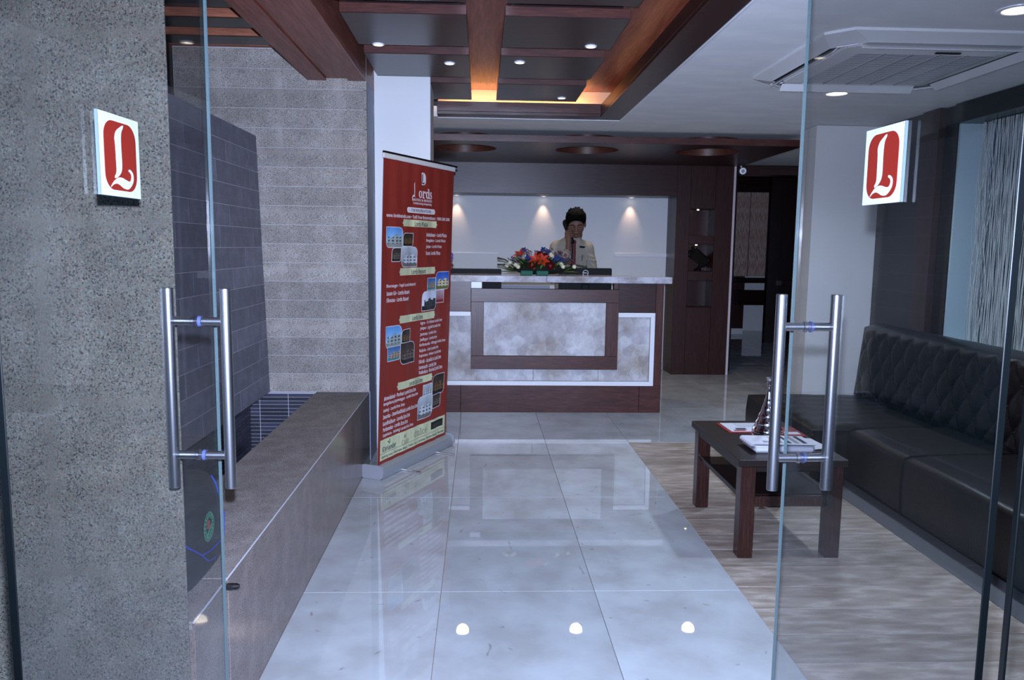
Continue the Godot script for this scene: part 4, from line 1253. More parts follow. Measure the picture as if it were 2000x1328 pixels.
func banner() -> void:
	var p0 := Vector3(-0.615, 0, -4.59)
	var d := Vector3(0.428, 0, -0.904).normalized()
	var nn := Vector3(0.904, 0, 0.428).normalized()
	var o := thing("roll_up_banner", "tall red roll-up banner with photographs and white lettering, standing before the white column", "banner", p0)
	o.basis = Basis(d, Vector3.UP, nn)
	# the print: one image for ground, plates, photographs and the cream panel; the lettering lies on top
	var px := 480.0
	var w := 440
	var h := 885
	var im := Image.create(w, h, false, Image.FORMAT_RGB8)
	im.fill(Color(0.50, 0.15, 0.11))
	var x0 := [0.104, 0.008]     # left edge at the top and bottom
	var top := 1.905
	var bot := 0.071
	var wide := [0.900, 0.874]
	# metres on the banner -> image pixels
	var at := func(x: float, y: float) -> Vector2:
		var v := (top - y) / (top - bot)
		var l: float = lerpf(x0[0], x0[1], v)
		return Vector2((x - l) / lerpf(wide[0], wide[1], v) * w, v * h)
	var rect := func(xa: float, ya: float, xb: float, yb: float) -> Rect2i:
		var a: Vector2 = at.call(xa, ya)
		var b: Vector2 = at.call(xb, yb)
		return Rect2i(int(a.x), int(a.y), int(b.x - a.x), int(b.y - a.y))
	var cream := Color(0.76, 0.77, 0.62)
	for c in [[0.316, 1.551, 0.762, 1.506], [0.273, 1.251, 0.741, 1.205], [0.268, 0.957, 0.732, 0.909], [0.245, 0.540, 0.693, 0.492]]:
		var r: Rect2i = rect.call(c[0], c[1], c[2], c[3])
		for y in r.size.y:
			var inset := int(absf(absf(y - r.size.y * 0.5) - r.size.y * 0.25) * 0.0 + (5.0 if absf(y - r.size.y * 0.5) > r.size.y * 0.16 else absf(y - r.size.y * 0.5) * 1.2))
			for x in range(inset, r.size.x - inset):
				im.set_pixel(r.position.x + x, r.position.y + y, cream.darkened(0.07 * sin(x * 0.05 + 1.0)))
	var k := 0
	for c in [[0.135, 1.502, 0.315, 1.374, 10], [0.320, 1.468, 0.451, 1.382, 5], [0.194, 1.377, 0.296, 1.289, 5], [0.300, 1.384, 0.492, 1.254, 10], [0.618, 1.180, 0.741, 1.096, 0], [0.746, 1.219, 0.919, 1.095, 5], [0.557, 1.095, 0.741, 0.964, 5], [0.747, 1.096, 0.851, 1.006, 0], [0.121, 0.904, 0.294, 0.765, 10], [0.297, 0.870, 0.406, 0.775, 5], [0.140, 0.777, 0.282, 0.685, 4], [0.283, 0.788, 0.452, 0.648, 10], [0.566, 0.477, 0.685, 0.379, 0], [0.694, 0.521, 0.853, 0.381, 5], [0.501, 0.404, 0.682, 0.250, 5], [0.690, 0.390, 0.809, 0.294, 4]]:
		photo(im, rect.call(c[0], c[1], c[2], c[3]), [0, 1, 2, 3, 4, 5, 6, 7, 0, 1, 4, 2, 3, 1, 3, 2][k], c[4])
		k += 1
	var pr: Rect2i = rect.call(0.040, 0.220, 0.866, 0.092)
	im.fill_rect(pr, cream)
	im.fill_rect(Rect2i(pr.position.x, int(at.call(0.1, 0.134).y), pr.size.x, 1), Color(0.36, 0.30, 0.20))
	for x in [0.262, 0.408, 0.632]:
		var a: Vector2 = at.call(x, 0.205)
		im.fill_rect(Rect2i(int(a.x), int(a.y), 1, 26), Color(0.36, 0.30, 0.20))
	im.fill_rect(rect.call(0.673, 0.202, 0.838, 0.152), Color(0.06, 0.07, 0.06))
	var tex := ImageTexture.create_from_image(im)
	var pm := paint(Color.WHITE, 0.42)
	pm.albedo_texture = tex
	var wave := func(x: float, y: float) -> float:
		return 0.0035 * sin(x * 21.0 + 1.2 * y) * (0.35 + 0.65 * sin(clampf((top - y) / 1.8, 0, 1) * PI)) + 0.002 * sin(x * 47.0 - y * 2.0)
	var mb := MB.new()
	mb.sheet(56, 60, func(u: float, v: float) -> Vector3:
		var y := lerpf(top, bot, v)
		var x: float = lerpf(x0[0], x0[1], v) + u * lerpf(wide[0], wide[1], v)
		return Vector3(x, y, wave.call(x, y)), Vector3(0, 0, 1))
	part(o, "print", mb, pm)
	mb = MB.new()
	mb.sheet(56, 60, func(u: float, v: float) -> Vector3:
		var y := lerpf(top, bot, v)
		var x: float = lerpf(x0[0], x0[1], v) + u * lerpf(wide[0], wide[1], v)
		return Vector3(x, y, wave.call(x, y) - 0.0008), Vector3(0, 0, -1))
	part(o, "backing", mb, M.white_plastic)
	# lettering that follows the folds
	var write := func(called: String, rows: Array, m: Material, serif: bool, bold: bool, hgt: float) -> void:
		var tb := MB.new()
		for r in rows:
			var hh: float = r[4] if r.size() > 4 else hgt
			letters(tb, r[0], Rect2(r[1], r[3] - hh * 0.5, r[2] - r[1], hh), Transform3D.IDENTITY, serif, bold)
		for i in tb.v.size():
			var p := tb.v[i]
			tb.v[i] = Vector3(p.x, p.y, wave.call(p.x, p.y) + 0.0006)
		part(o, called, tb, m)
	var wht := paint(Color(0.86, 0.82, 0.84), 0.5)
	var navy := paint(Color(0.10, 0.12, 0.22), 0.6)
	write.call("white_lettering", [
		["HOTELS & RESORTS", 0.451, 0.691, 1.679, 0.015], ["Celebrating Hospitality", 0.451, 0.689, 1.656, 0.019], ["www.lordshotels.com \u2022 Toll Free Reservations : 1800 200 2888", 0.135, 0.932, 1.571, 0.022],
		["Ankleshwar - Lords Plaza", 0.605, 0.883, 1.463], ["Bengaluru - Lords Plaza", 0.605, 0.869, 1.423], ["Jaipur - Lords Plaza", 0.600, 0.822, 1.384], ["Surat - Lords Plaza", 0.598, 0.804, 1.344],
		["Bhavnagar - Top3 Lords Resort", 0.132, 0.474, 1.145], ["Sasan Gir - Lords Resort", 0.132, 0.397, 1.103], ["Silvassa - Lords Resort", 0.131, 0.384, 1.062],
		["Agra - P L Palace Lords Inn", 0.535, 0.831, 0.888], ["Jaipur - Jagrati Lords Inn", 0.532, 0.811, 0.854], ["Jammu - Lords Inn", 0.530, 0.747, 0.815], ["Jodhpur - Lords Inn", 0.528, 0.755, 0.779], ["Kathmandu - Mirage Lords Inn", 0.525, 0.869, 0.745],
		["Rajula - Lion Lords Inn", 0.524, 0.781, 0.708], ["Saputara - Ankar Lords Inn", 0.521, 0.818, 0.674], ["Shirdi - Goradia's Lords Inn", 0.516, 0.818, 0.638], ["Somnath - Lords Inn", 0.516, 0.747, 0.600], ["Vadodara - Revival Lords Inn", 0.516, 0.832, 0.567],
		["Ahmedabad - Parker Lords Eco Inn", 0.085, 0.471, 0.468], ["Bengaluru-Jayanagar - Lords Eco Inn", 0.080, 0.502, 0.432], ["Dahej - Lords Eco Inn", 0.078, 0.322, 0.393], ["Dwarka - Dwarkadhish Lords Eco Inn", 0.074, 0.494, 0.357], ["Gandhidham - Lords Eco Inn", 0.069, 0.393, 0.316], ["Porbandar - Lords Eco Inn", 0.071, 0.364, 0.279], ["Saputara - Patang Lords Eco Inn", 0.068, 0.430, 0.242]], wht, false, true, 0.026)
	write.call("white_lettering", [["ords", 0.512, 0.691, 1.7245, 0.063]], wht, true, true, 0.06)
	write.call("dark_lettering", [["Lords Plaza", 0.467, 0.621, 1.528], ["Lords Resort", 0.429, 0.595, 1.227], ["Lords Inn", 0.433, 0.561, 0.932], ["Lords Eco Inn", 0.387, 0.557, 0.515], ["Opening Soon :  Bhaktapur-Nepal | Delhi | Goa | Lucknow | Mundra-Dhoraji | Mumbai", 0.052, 0.848, 0.110, 0.020], ["iCoriander", 0.063, 0.226, 0.160, 0.034]], navy, false, true, 0.030)
	write.call("pale_lettering", [["AVENTA", 0.682, 0.828, 0.176, 0.022]], paint(Color(0.30, 0.32, 0.30), 0.6), true, false, 0.02)
	write.call("brown_lettering", [["Caf\u00e9", 0.290, 0.379, 0.152, 0.030], ["dulc\u00e9", 0.446, 0.612, 0.172, 0.045]], paint(Color(0.42, 0.38, 0.33), 0.6), true, false, 0.03)
	write.call("red_lettering", [["n'", 0.318, 0.350, 0.188, 0.022]], M.sign_red, true, true, 0.02)
	# badge, swung capital and the pill
	mb = MB.new()
	mb.prism(round_rect(0.078, 0.078, 0.03, 6), 0.0, Transform3D(Basis.IDENTITY, Vector3(0.567, 1.815, wave.call(0.567, 1.815) + 0.001)))
	mb.prism(round_rect(0.357, 0.034, 0.015, 5), 0.0, Transform3D(Basis.IDENTITY, Vector3(0.544, 1.612, wave.call(0.544, 1.612) + 0.0022)))
	var big := Transform3D(Basis(Vector3(0.105, 0, 0), Vector3(0, 0.145, 0), Vector3(0, 0, 1)), Vector3(0.415, 1.662, wave.call(0.46, 1.73) + 0.0012))
	mb.prism(catmull(v2("0.57,0.89 0.575,0.86 0.56,0.81 0.555,0.74 0.55,0.60 0.55,0.45 0.53,0.36 0.47,0.30 0.42,0.28 0.45,0.35 0.455,0.47 0.45,0.63 0.44,0.72 0.46,0.80 0.51,0.855")), 0.0, big)
	mb.prism(catmull(v2("0.30,0.05 0.20,0.10 0.19,0.20 0.30,0.30 0.45,0.33 0.60,0.29 0.75,0.27 0.82,0.33 0.85,0.22 0.72,0.17 0.55,0.20 0.42,0.25 0.30,0.22 0.25,0.14")), 0.0, big)
	part(o, "white_emblem", mb, wht)
	mb = MB.new()
	letters(mb, "-:  FOR RESERVATIONS  :-", Rect2(0.385, 1.602, 0.318, 0.019), Transform3D(Basis.IDENTITY, Vector3(0, 0, wave.call(0.544, 1.612) + 0.0028)))
	var sml := Transform3D(Basis(Vector3(0.078, 0, 0), Vector3(0, 0.085, 0), Vector3(0, 0, 1)), Vector3(0.5275, 1.7725, wave.call(0.567, 1.815) + 0.0016))
	mb.prism(catmull(v2("0.57,0.89 0.575,0.86 0.535,0.81 0.515,0.74 0.51,0.60 0.515,0.40 0.49,0.31 0.42,0.25 0.34,0.22 0.33,0.245 0.375,0.31 0.375,0.47 0.37,0.63 0.36,0.72 0.40,0.80 0.49,0.855")), 0.0, sml)
	mb.prism(catmull(v2("0.22,0.105 0.26,0.15 0.33,0.20 0.42,0.235 0.52,0.235 0.61,0.215 0.69,0.205 0.735,0.23 0.75,0.28 0.72,0.315 0.79,0.31 0.80,0.24 0.77,0.18 0.70,0.125 0.63,0.10 0.53,0.11 0.45,0.14 0.37,0.155 0.29,0.14")), 0.0, sml)
	part(o, "dark_emblem", mb, navy)
	mb = MB.new()
	for q in [[0.105, 0.212, 0.9], [0.118, 0.205, -0.6], [0.120, 0.220, 0.2]]:
		var leafp := PackedVector2Array()
		for s in 10:
			var a := TAU * s / 10
			leafp.append(Vector2(0.004 * cos(a), 0.011 * sin(a)).rotated(q[2]) + Vector2(q[0] + 0.03, q[1] - 0.018))
		mb.prism(leafp, 0.0, Transform3D(Basis.IDENTITY, Vector3(0, 0, wave.call(0.14, 0.19) + 0.001)))
	part(o, "green_emblem", mb, paint(Color(0.10, 0.38, 0.16), 0.6))
	# top rail, rod, cassette and feet
	mb = MB.new()
	mb.box(Vector3(0.558, 1.915, 0.0), Vector3(0.912, 0.030, 0.010), 0.003)
	part(o, "top_rail", mb, M.white_plastic)
	mb = MB.new()
	mb.box(Vector3(0.580, 1.936, -0.004), Vector3(0.945, 0.014, 0.012), 0.003)
	part(o, "rail_cap", mb, M.black)
	mb = MB.new()
	mb.tube([Vector3(0.46, 0.06, -0.03), Vector3(0.55, 1.93, -0.012)], 0.008, 10)
	part(o, "rod", mb, M.alu)
	mb = MB.new()
	var prof := v2("0.070,0.004 0.072,0.030 0.058,0.060 0.020,0.074 -0.030,0.074 -0.068,0.055 -0.076,0.025 -0.070,0.004")
	mb.prism(PackedVector2Array(prof), 0.905, Transform3D(Basis(Vector3(0, 0, 1), Vector3.UP, Vector3(1, 0, 0)), Vector3(-0.010, 0, -0.02)))
	part(o, "cassette", mb, M.alu)
	for x in [-0.024, 0.896]:
		mb = MB.new()
		mb.prism(round_rect(0.160, 0.084, 0.030, 5), 0.013, Transform3D(Basis(Vector3(0, 0, 1), Vector3.UP, Vector3(1, 0, 0)), Vector3(x, 0.043, -0.02)))
		part(o, "end_cap", mb, M.grey_plastic)
	for x in [0.21, 0.66]:
		mb = MB.new()
		mb.tube([Vector3(x, 0.006, 0.02), Vector3(x, 0.006, 0.185)], 0.006, 10)
		part(o, "foot", mb, M.chrome)

func small_things() -> void:
	# ---- cassette air conditioner
	var a := thing("air_conditioner", "square white ceiling cassette air conditioner with four open louvres", "air conditioner", Vector3(2.125, 2.383, -4.13))
	var hx := 0.560
	var hz := 0.575
	var oct := func(sx: float, sz: float, ch: float) -> PackedVector2Array:
		return PackedVector2Array([Vector2(-sx + ch, -sz), Vector2(sx - ch, -sz), Vector2(sx, -sz + ch), Vector2(sx, sz - ch), Vector2(sx - ch, sz), Vector2(-sx + ch, sz), Vector2(-sx, sz - ch), Vector2(-sx, -sz + ch)])
	var down := Basis(Vector3.RIGHT, Vector3(0, 0, 1), Vector3(0, -1, 0))
	var ring := func(outer: PackedVector2Array, inner: PackedVector2Array, y0: float, y1: float) -> MB:
		var mb := MB.new()
		for i in outer.size():
			var j := (i + 1) % outer.size()
			var p := [outer[i], outer[j], inner[j], inner[i]]
			var mid := (outer[i] + outer[j]) * 0.5
			mb.quad(Vector3(p[0].x, y0, p[0].y), Vector3(p[1].x, y0, p[1].y), Vector3(p[2].x, y1, p[2].y), Vector3(p[3].x, y1, p[3].y), Vector3(mid.x, -0.9, mid.y))
			mb.quad(Vector3(p[0].x, y0, p[0].y), Vector3(p[1].x, y0, p[1].y), Vector3(p[1].x, 0.0, p[1].y), Vector3(p[0].x, 0.0, p[0].y), Vector3(mid.x, 0, mid.y))
		return mb
	part(a, "frame", ring.call(oct.call(hx, hz, 0.10), oct.call(hx - 0.075, hz - 0.075, 0.13), -0.012, -0.046), M.white_plastic)
	var mb := MB.new()
	mb.prism(oct.call(hx - 0.073, hz - 0.073, 0.13), 0.004, Transform3D(down, Vector3(0, -0.018, 0)))
	part(a, "duct", mb, M.duct)
	part(a, "grille_frame", ring.call(oct.call(hx - 0.150, hz - 0.150, 0.03), oct.call(hx - 0.225, hz - 0.225, 0.02), -0.044, -0.058), M.white_plastic)
	part(a, "grille_frame", ring.call(oct.call(hx - 0.135, hz - 0.135, 0.06), oct.call(hx - 0.150, hz - 0.150, 0.05), -0.030, -0.044), M.white_plastic)
	for k in 30:
		block(a, "slat", Vector3(-hx + 0.222, -0.054, -hz + 0.230 + 0.0237 * k), Vector3(hx - 0.222, -0.0528, -hz + 0.240 + 0.0237 * k), M.white_plastic)
	for k in 4:
		var x := -0.20 + 0.135 * k
		block(a, "rib", Vector3(x, -0.056, -hz + 0.226), Vector3(x + 0.008, -0.048, hz - 0.226), M.grey_plastic)
	for q in [[Vector3(0, -0.050, -hz + 0.098), 0.0, 0.78], [Vector3(0, -0.050, hz - 0.098), PI, 0.78], [Vector3(-hx + 0.098, -0.050, 0), PI / 2, 0.80], [Vector3(hx - 0.098, -0.050, 0), -PI / 2, 0.80]]:
		mb = MB.new()
		mb.box(Vector3.ZERO, Vector3(q[2], 0.004, 0.062), 0.001, Basis(Vector3.UP, q[1]) * Basis(Vector3.RIGHT, -0.75))
		part(a, "louvre", mb, M.white_plastic, q[0])
		mb = MB.new()
		mb.box(Vector3.ZERO, Vector3(q[2], 0.002, 0.066), 0.0, Basis(Vector3.UP, q[1]))
		part(a, "outlet_slot", mb, M.black, q[0] + Vector3(0, 0.014, 0))
	for c in [[-1, 1], [-1, -1], [1, 1], [1, -1]]:
		mb = MB.new()
		mb.box(Vector3.ZERO, Vector3(0.10, 0.004, 0.012), 0.001, Basis(Vector3.UP, PI / 4 * c[0] * c[1]))
		part(a, "corner_clip", mb, M.white_lacquer, Vector3(c[0] * (hx - 0.125), -0.050, c[1] * (hz - 0.125)))
	block(a, "receiver", Vector3(0.02, -0.061, hz - 0.20), Vector3(0.14, -0.055, hz - 0.185), M.black)
	# ---- bullet camera
	var c := thing("security_camera", "small white bullet security camera under the wooden canopy", "camera", Vector3(2.80, 2.28, -8.42))
	var tilt := Basis(Vector3.UP, -0.28) * Basis(Vector3.RIGHT, PI / 2 + 0.10)
	mb = MB.new()
	mb.lathe([Vector2(0.001, 0.11), Vector2(0.035, 0.11), Vector2(0.037, 0.10), Vector2(0.037, -0.06), Vector2(0.030, -0.07), Vector2(0.001, -0.07)], Vector3(0, -0.055, 0), 24, tilt)
	part(c, "housing", mb, M.white_plastic)
	mb = MB.new()
	mb.lathe([Vector2(0.0005, 0.1125), Vector2(0.016, 0.1125), Vector2(0.018, 0.109)], Vector3(0, -0.055, 0), 20, tilt)
	part(c, "lens", mb, M.black_gloss)
	mb = MB.new()
	mb.lathe([Vector2(0.019, 0.1120), Vector2(0.030, 0.1120), Vector2(0.031, 0.108)], Vector3(0, -0.055, 0), 20, tilt)
	part(c, "lens_ring", mb, M.washer)
	mb = MB.new()
	mb.tube([Vector3(0, -0.03, -0.03), Vector3(-0.005, 0.0, -0.04), Vector3(-0.01, 0.10, -0.04)], 0.009, 10)
	mb.lathe([Vector2(0.001, 0.0), Vector2(0.028, 0.0), Vector2(0.028, 0.008), Vector2(0.001, 0.008)], Vector3(-0.01, 0.093, -0.04), 16)
	part(c, "bracket", mb, M.white_plastic)
	# ---- niche lights and the black ornament
	for q in [[2.385, 1.822, "top"], [2.38, 1.440, "middle"]]:
		var l := thing("niche_light", "tiny warm light in the ceiling of the %s square niche" % q[2], "light", Vector3(q[0], q[1], -8.60), "lights of the wall niches")
		mb = MB.new()
		mb.lathe([Vector2(0.016, 0.001), Vector2(0.016, -0.003), Vector2(0.012, -0.004)], Vector3.ZERO, 16)
		part(l, "ring", mb, M.alu)
		mb = MB.new()
		mb.lathe([Vector2(0.012, -0.004), Vector2(0.012, -0.010), Vector2(0.0005, -0.012)], Vector3.ZERO, 16)
		part(l, "bulb", mb, M.led)
		spot(l, Vector3(0, -0.02, 0), Vector3(0, -1, -0.2), 50.0, 0.012, WARM, 0.01)
	var t := thing("ornament", "black tilted box-shaped ornament with a knobbly end in the middle niche", "ornament", Vector3(2.40, 1.148, -8.58))
	var bs := Basis(Vector3.BACK, -0.66)
	mb = MB.new()
	mb.box(Vector3(0.0, 0.145, 0.05), Vector3(0.215, 0.115, 0.10), 0.01, bs)
	part(t, "body", mb, M.black_gloss)
	mb = MB.new()
	for k in 12:
		mb.ball(Vector3(0.0, 0.145, 0.05) + bs * Vector3(-0.108 - 0.01 * (k % 2), -0.05 + 0.009 * k, 0.04 * sin(k * 2.1)), Vector3(0.018, 0.014, 0.018), 8, 6)
	part(t, "knobs", mb, M.black_gloss)
	mb = MB.new()
	mb.tube([Vector3(0, 0.0, 0.02), Vector3(0.005, 0.03, 0.03), Vector3(0.02, 0.07, 0.05)], [0.05, 0.022, 0.02], 14)
	part(t, "stand", mb, M.black)
	# ---- backpack on the ledge
	var b := thing("backpack", "black backpack with blue piping and round green badge on the granite ledge", "bag", Vector3(-0.872, 0.4595, -2.12))
	var cloth := paint(Color(0.055, 0.06, 0.08), 0.75)
	var piping := paint(Color(0.12, 0.20, 0.60), 0.5)
	mb = MB.new()
	var sup := func(u: float, v: float, r: Vector3, e: float) -> Vector3:
		var th := u * TAU
		var ph := (v - 0.5) * PI
		var f := func(x: float) -> float: return signf(x) * pow(absf(x), e)
		return Vector3(r.x * f.call(cos(ph)) * f.call(cos(th)), r.y * f.call(sin(ph)), r.z * f.call(cos(ph)) * f.call(sin(th)))
	var whole := func(u: float, v: float) -> Vector3:
		var p: Vector3 = sup.call(u, v, Vector3(0.128, 0.147, 0.165), 0.38)
		var taper := 1.0 - 0.16 * clampf(p.y / 0.147, 0, 1)
		return Vector3(p.x * taper, p.y + 0.147, p.z * taper)
	for q in [[0.0, 0.25, Vector3(1, 0, 1)], [0.25, 0.5, Vector3(-1, 0, 1)], [0.5, 0.75, Vector3(-1, 0, -1)], [0.75, 1.0, Vector3(1, 0, -1)]]:
		for up in [0.0, 0.5]:
			mb.sheet(14, 12, func(u: float, v: float) -> Vector3: return whole.call(lerpf(q[0], q[1], u), lerpf(up, up + 0.5, v)), q[2] + Vector3(0, 0.6 if up > 0.2 else -0.6, 0))
	part(b, "shell", mb, cloth)
	var on := func(z: float, y: float) -> Vector3:
		var best := Vector3(0.12, y, z)
		var r := Vector3(0.128, 0.147, 0.165)
		var yy := absf(y - 0.147) / r.y
		var taper := 1.0 - 0.16 * clampf((y - 0.147) / 0.147, 0, 1)
		var zz := absf(z / taper) / r.z
		var q := 2.0 / 0.38
		var cosph := pow(maxf(1.0 - pow(yy, q), 0.0001), 1.0 / q)
		var rest := maxf(1.0 - pow(minf(zz / cosph, 1.0), q), 0.0)
		best.x = r.x * taper * cosph * pow(rest, 1.0 / q) + 0.001
		return best
	for path in [[[0.158, 0.175], [0.135, 0.143], [0.10, 0.118], [0.072, 0.099], [0.047, 0.079], [0.02, 0.062], [-0.01, 0.054], [-0.05, 0.047]], [[0.072, 0.099], [0.005, 0.086], [-0.058, 0.083], [-0.126, 0.080]]]:
		mb = MB.new()
		var pts := []
		for i in path.size() - 1:
			for s in 4:
				pts.append(on.call(lerpf(path[i][0], path[i + 1][0], s / 4.0), lerpf(path[i][1], path[i + 1][1], s / 4.0)))
		mb.tube(pts, 0.0022, 6)
		part(b, "piping", mb, piping)
	mb = MB.new()
	var rim := []
	for k in 25:
		var yy := 0.075 + 0.19 * k / 24.0
		var p: Vector3 = on.call(-0.128 + 0.03 * pow((yy - 0.17) / 0.1, 2.0) * 0.6, yy)
		rim.append(p)
	mb.tube(rim, 0.0035, 6)
	part(b, "piping", mb, piping)
	mb = MB.new()
	mb.tube([Vector3(0, 0.275, 0.03), Vector3(0, 0.315, 0.02), Vector3(0, 0.315, -0.03), Vector3(0, 0.275, -0.04)], 0.007, 8)
	part(b, "grab_loop", mb, cloth)
	# round badge: ring of lettering dots, a leaf in the middle and a label band
	var bo: Vector3 = on.call(0.010, 0.157)
	var bx := Transform3D(Basis(Vector3(0, 0, -1.25), Vector3(0, 1.25, 0), Vector3(1.25, 0, 0)), bo + Vector3(0.001, 0, 0))
	mb = MB.new()
	var ringp := [Vector2(0.033, 0), Vector2(0.031, 0.0008), Vector2(0.0285, 0)]
	mb.lathe(ringp, Vector3.ZERO, 32, Basis(Vector3.RIGHT, PI / 2))
	mb.lathe([Vector2(0.0215, 0), Vector2(0.0205, 0.0008), Vector2(0.0195, 0)], Vector3.ZERO, 32, Basis(Vector3.RIGHT, PI / 2))
	for k in 18:
		var an := TAU * k / 18.0 + 0.2
		mb.box(Vector3(0.025 * cos(an), 0.025 * sin(an), 0.0004), Vector3(0.004, 0.0055, 0.0008), 0.0, Basis(Vector3.BACK, an - PI / 2))
	mb.box(Vector3(0.002, -0.009, 0.0006), Vector3(0.040, 0.008, 0.0008), 0.0, Basis(Vector3.BACK, 0.5))
	for q in [-0.006, 0.003, 0.011]:
		mb.ball(Vector3(q + 0.004, -0.017 + 0.2 * q, 0.0006), Vector3(0.002, 0.002, 0.0006), 8, 4)
	var bd := part(b, "badge", mb, paint(Color(0.20, 0.44, 0.33), 0.6))
	bd.transform = bx
	mb = MB.new()
	mb.prism(catmull(v2("0.0,0.014 0.005,0.010 0.010,0.009 0.008,0.003 0.010,-0.003 0.003,-0.004 0.0,-0.007 -0.003,-0.004 -0.010,-0.003 -0.008,0.003 -0.010,0.009 -0.005,0.010")), 0.0008, Transform3D(Basis.IDENTITY, Vector3(-0.003, 0.002, 0.0002)))
	bd = part(b, "badge_leaf", mb, paint(Color(0.55, 0.22, 0.22), 0.6))
	bd.transform = bx

# ---- people: a smooth union of tapered capsules and ellipsoids, meshed as surface nets
func dist(o: Dictionary, p: Vector3) -> float:
	if o.has("r"):
		var q: Vector3 = (o.inv * (p - o.c)) if o.has("inv") else p - o.c
		var r: Vector3 = o.r
		var a := (q / r).length()
		var b := (q / (r * r)).length()
		return a * (a - 1.0) / b if b > 1e-6 else -minf(r.x, minf(r.y, r.z))
	var ab: Vector3 = o.b - o.a
	var u := clampf((p - o.a).dot(ab) / maxf(ab.length_squared(), 1e-9), 0.0, 1.0)
	var sq: float = o.get("flat", 1.0)
	var v: Vector3 = p - (o.a + ab * u)
	if sq != 1.0:
		v.z /= sq
	return (v.length() - lerpf(o.ra, o.rb, u)) * minf(sq, 1.0)

func cap(a: Vector3, b: Vector3, ra: float, rb: float, k := 0.02, flat := 1.0) -> Dictionary:
	var m := maxf(ra, rb) * maxf(flat, 1.0)
	return {"a": a, "b": b, "ra": ra, "rb": rb, "k": k, "flat": flat, "lo": a.min(b) - Vector3.ONE * m, "hi": a.max(b) + Vector3.ONE * m}

func ell(c: Vector3, r: Vector3, k := 0.02, bs: Variant = null, cut := false) -> Dictionary:
	var m := maxf(r.x, maxf(r.y, r.z))
	var d := {"c": c, "r": r, "k": k, "lo": c - Vector3.ONE * m, "hi": c + Vector3.ONE * m, "cut": cut}
	if bs != null:
		d.inv = (bs as Basis).inverse()
	return d

func blend(f: float, d: float, o: Dictionary) -> float:
	var k: float = o.k
	if o.get("cut", false):
		var h := clampf(0.5 - 0.5 * (f + d) / k, 0.0, 1.0)
		return lerpf(f, -d, h) + k * h * (1.0 - h)
	var h := clampf(0.5 + 0.5 * (f - d) / k, 0.0, 1.0)
	return lerpf(f, d, h) - k * h * (1.0 - h)

func solid_at(ops: Array, p: Vector3) -> float:
	var f := 0.2
	for o in ops:
		f = blend(f, dist(o, p), o)
	return f

# where a ray from the front (+z) meets the surface
func front(ops: Array, x: float, y: float, z0: float) -> Vector3:
	var p := Vector3(x, y, z0)
	for i in 60:
		var d := solid_at(ops, p)
		if d < 0.0004:
			break
		p.z -= clampf(d * 0.8, 0.0005, 0.05)
	return p

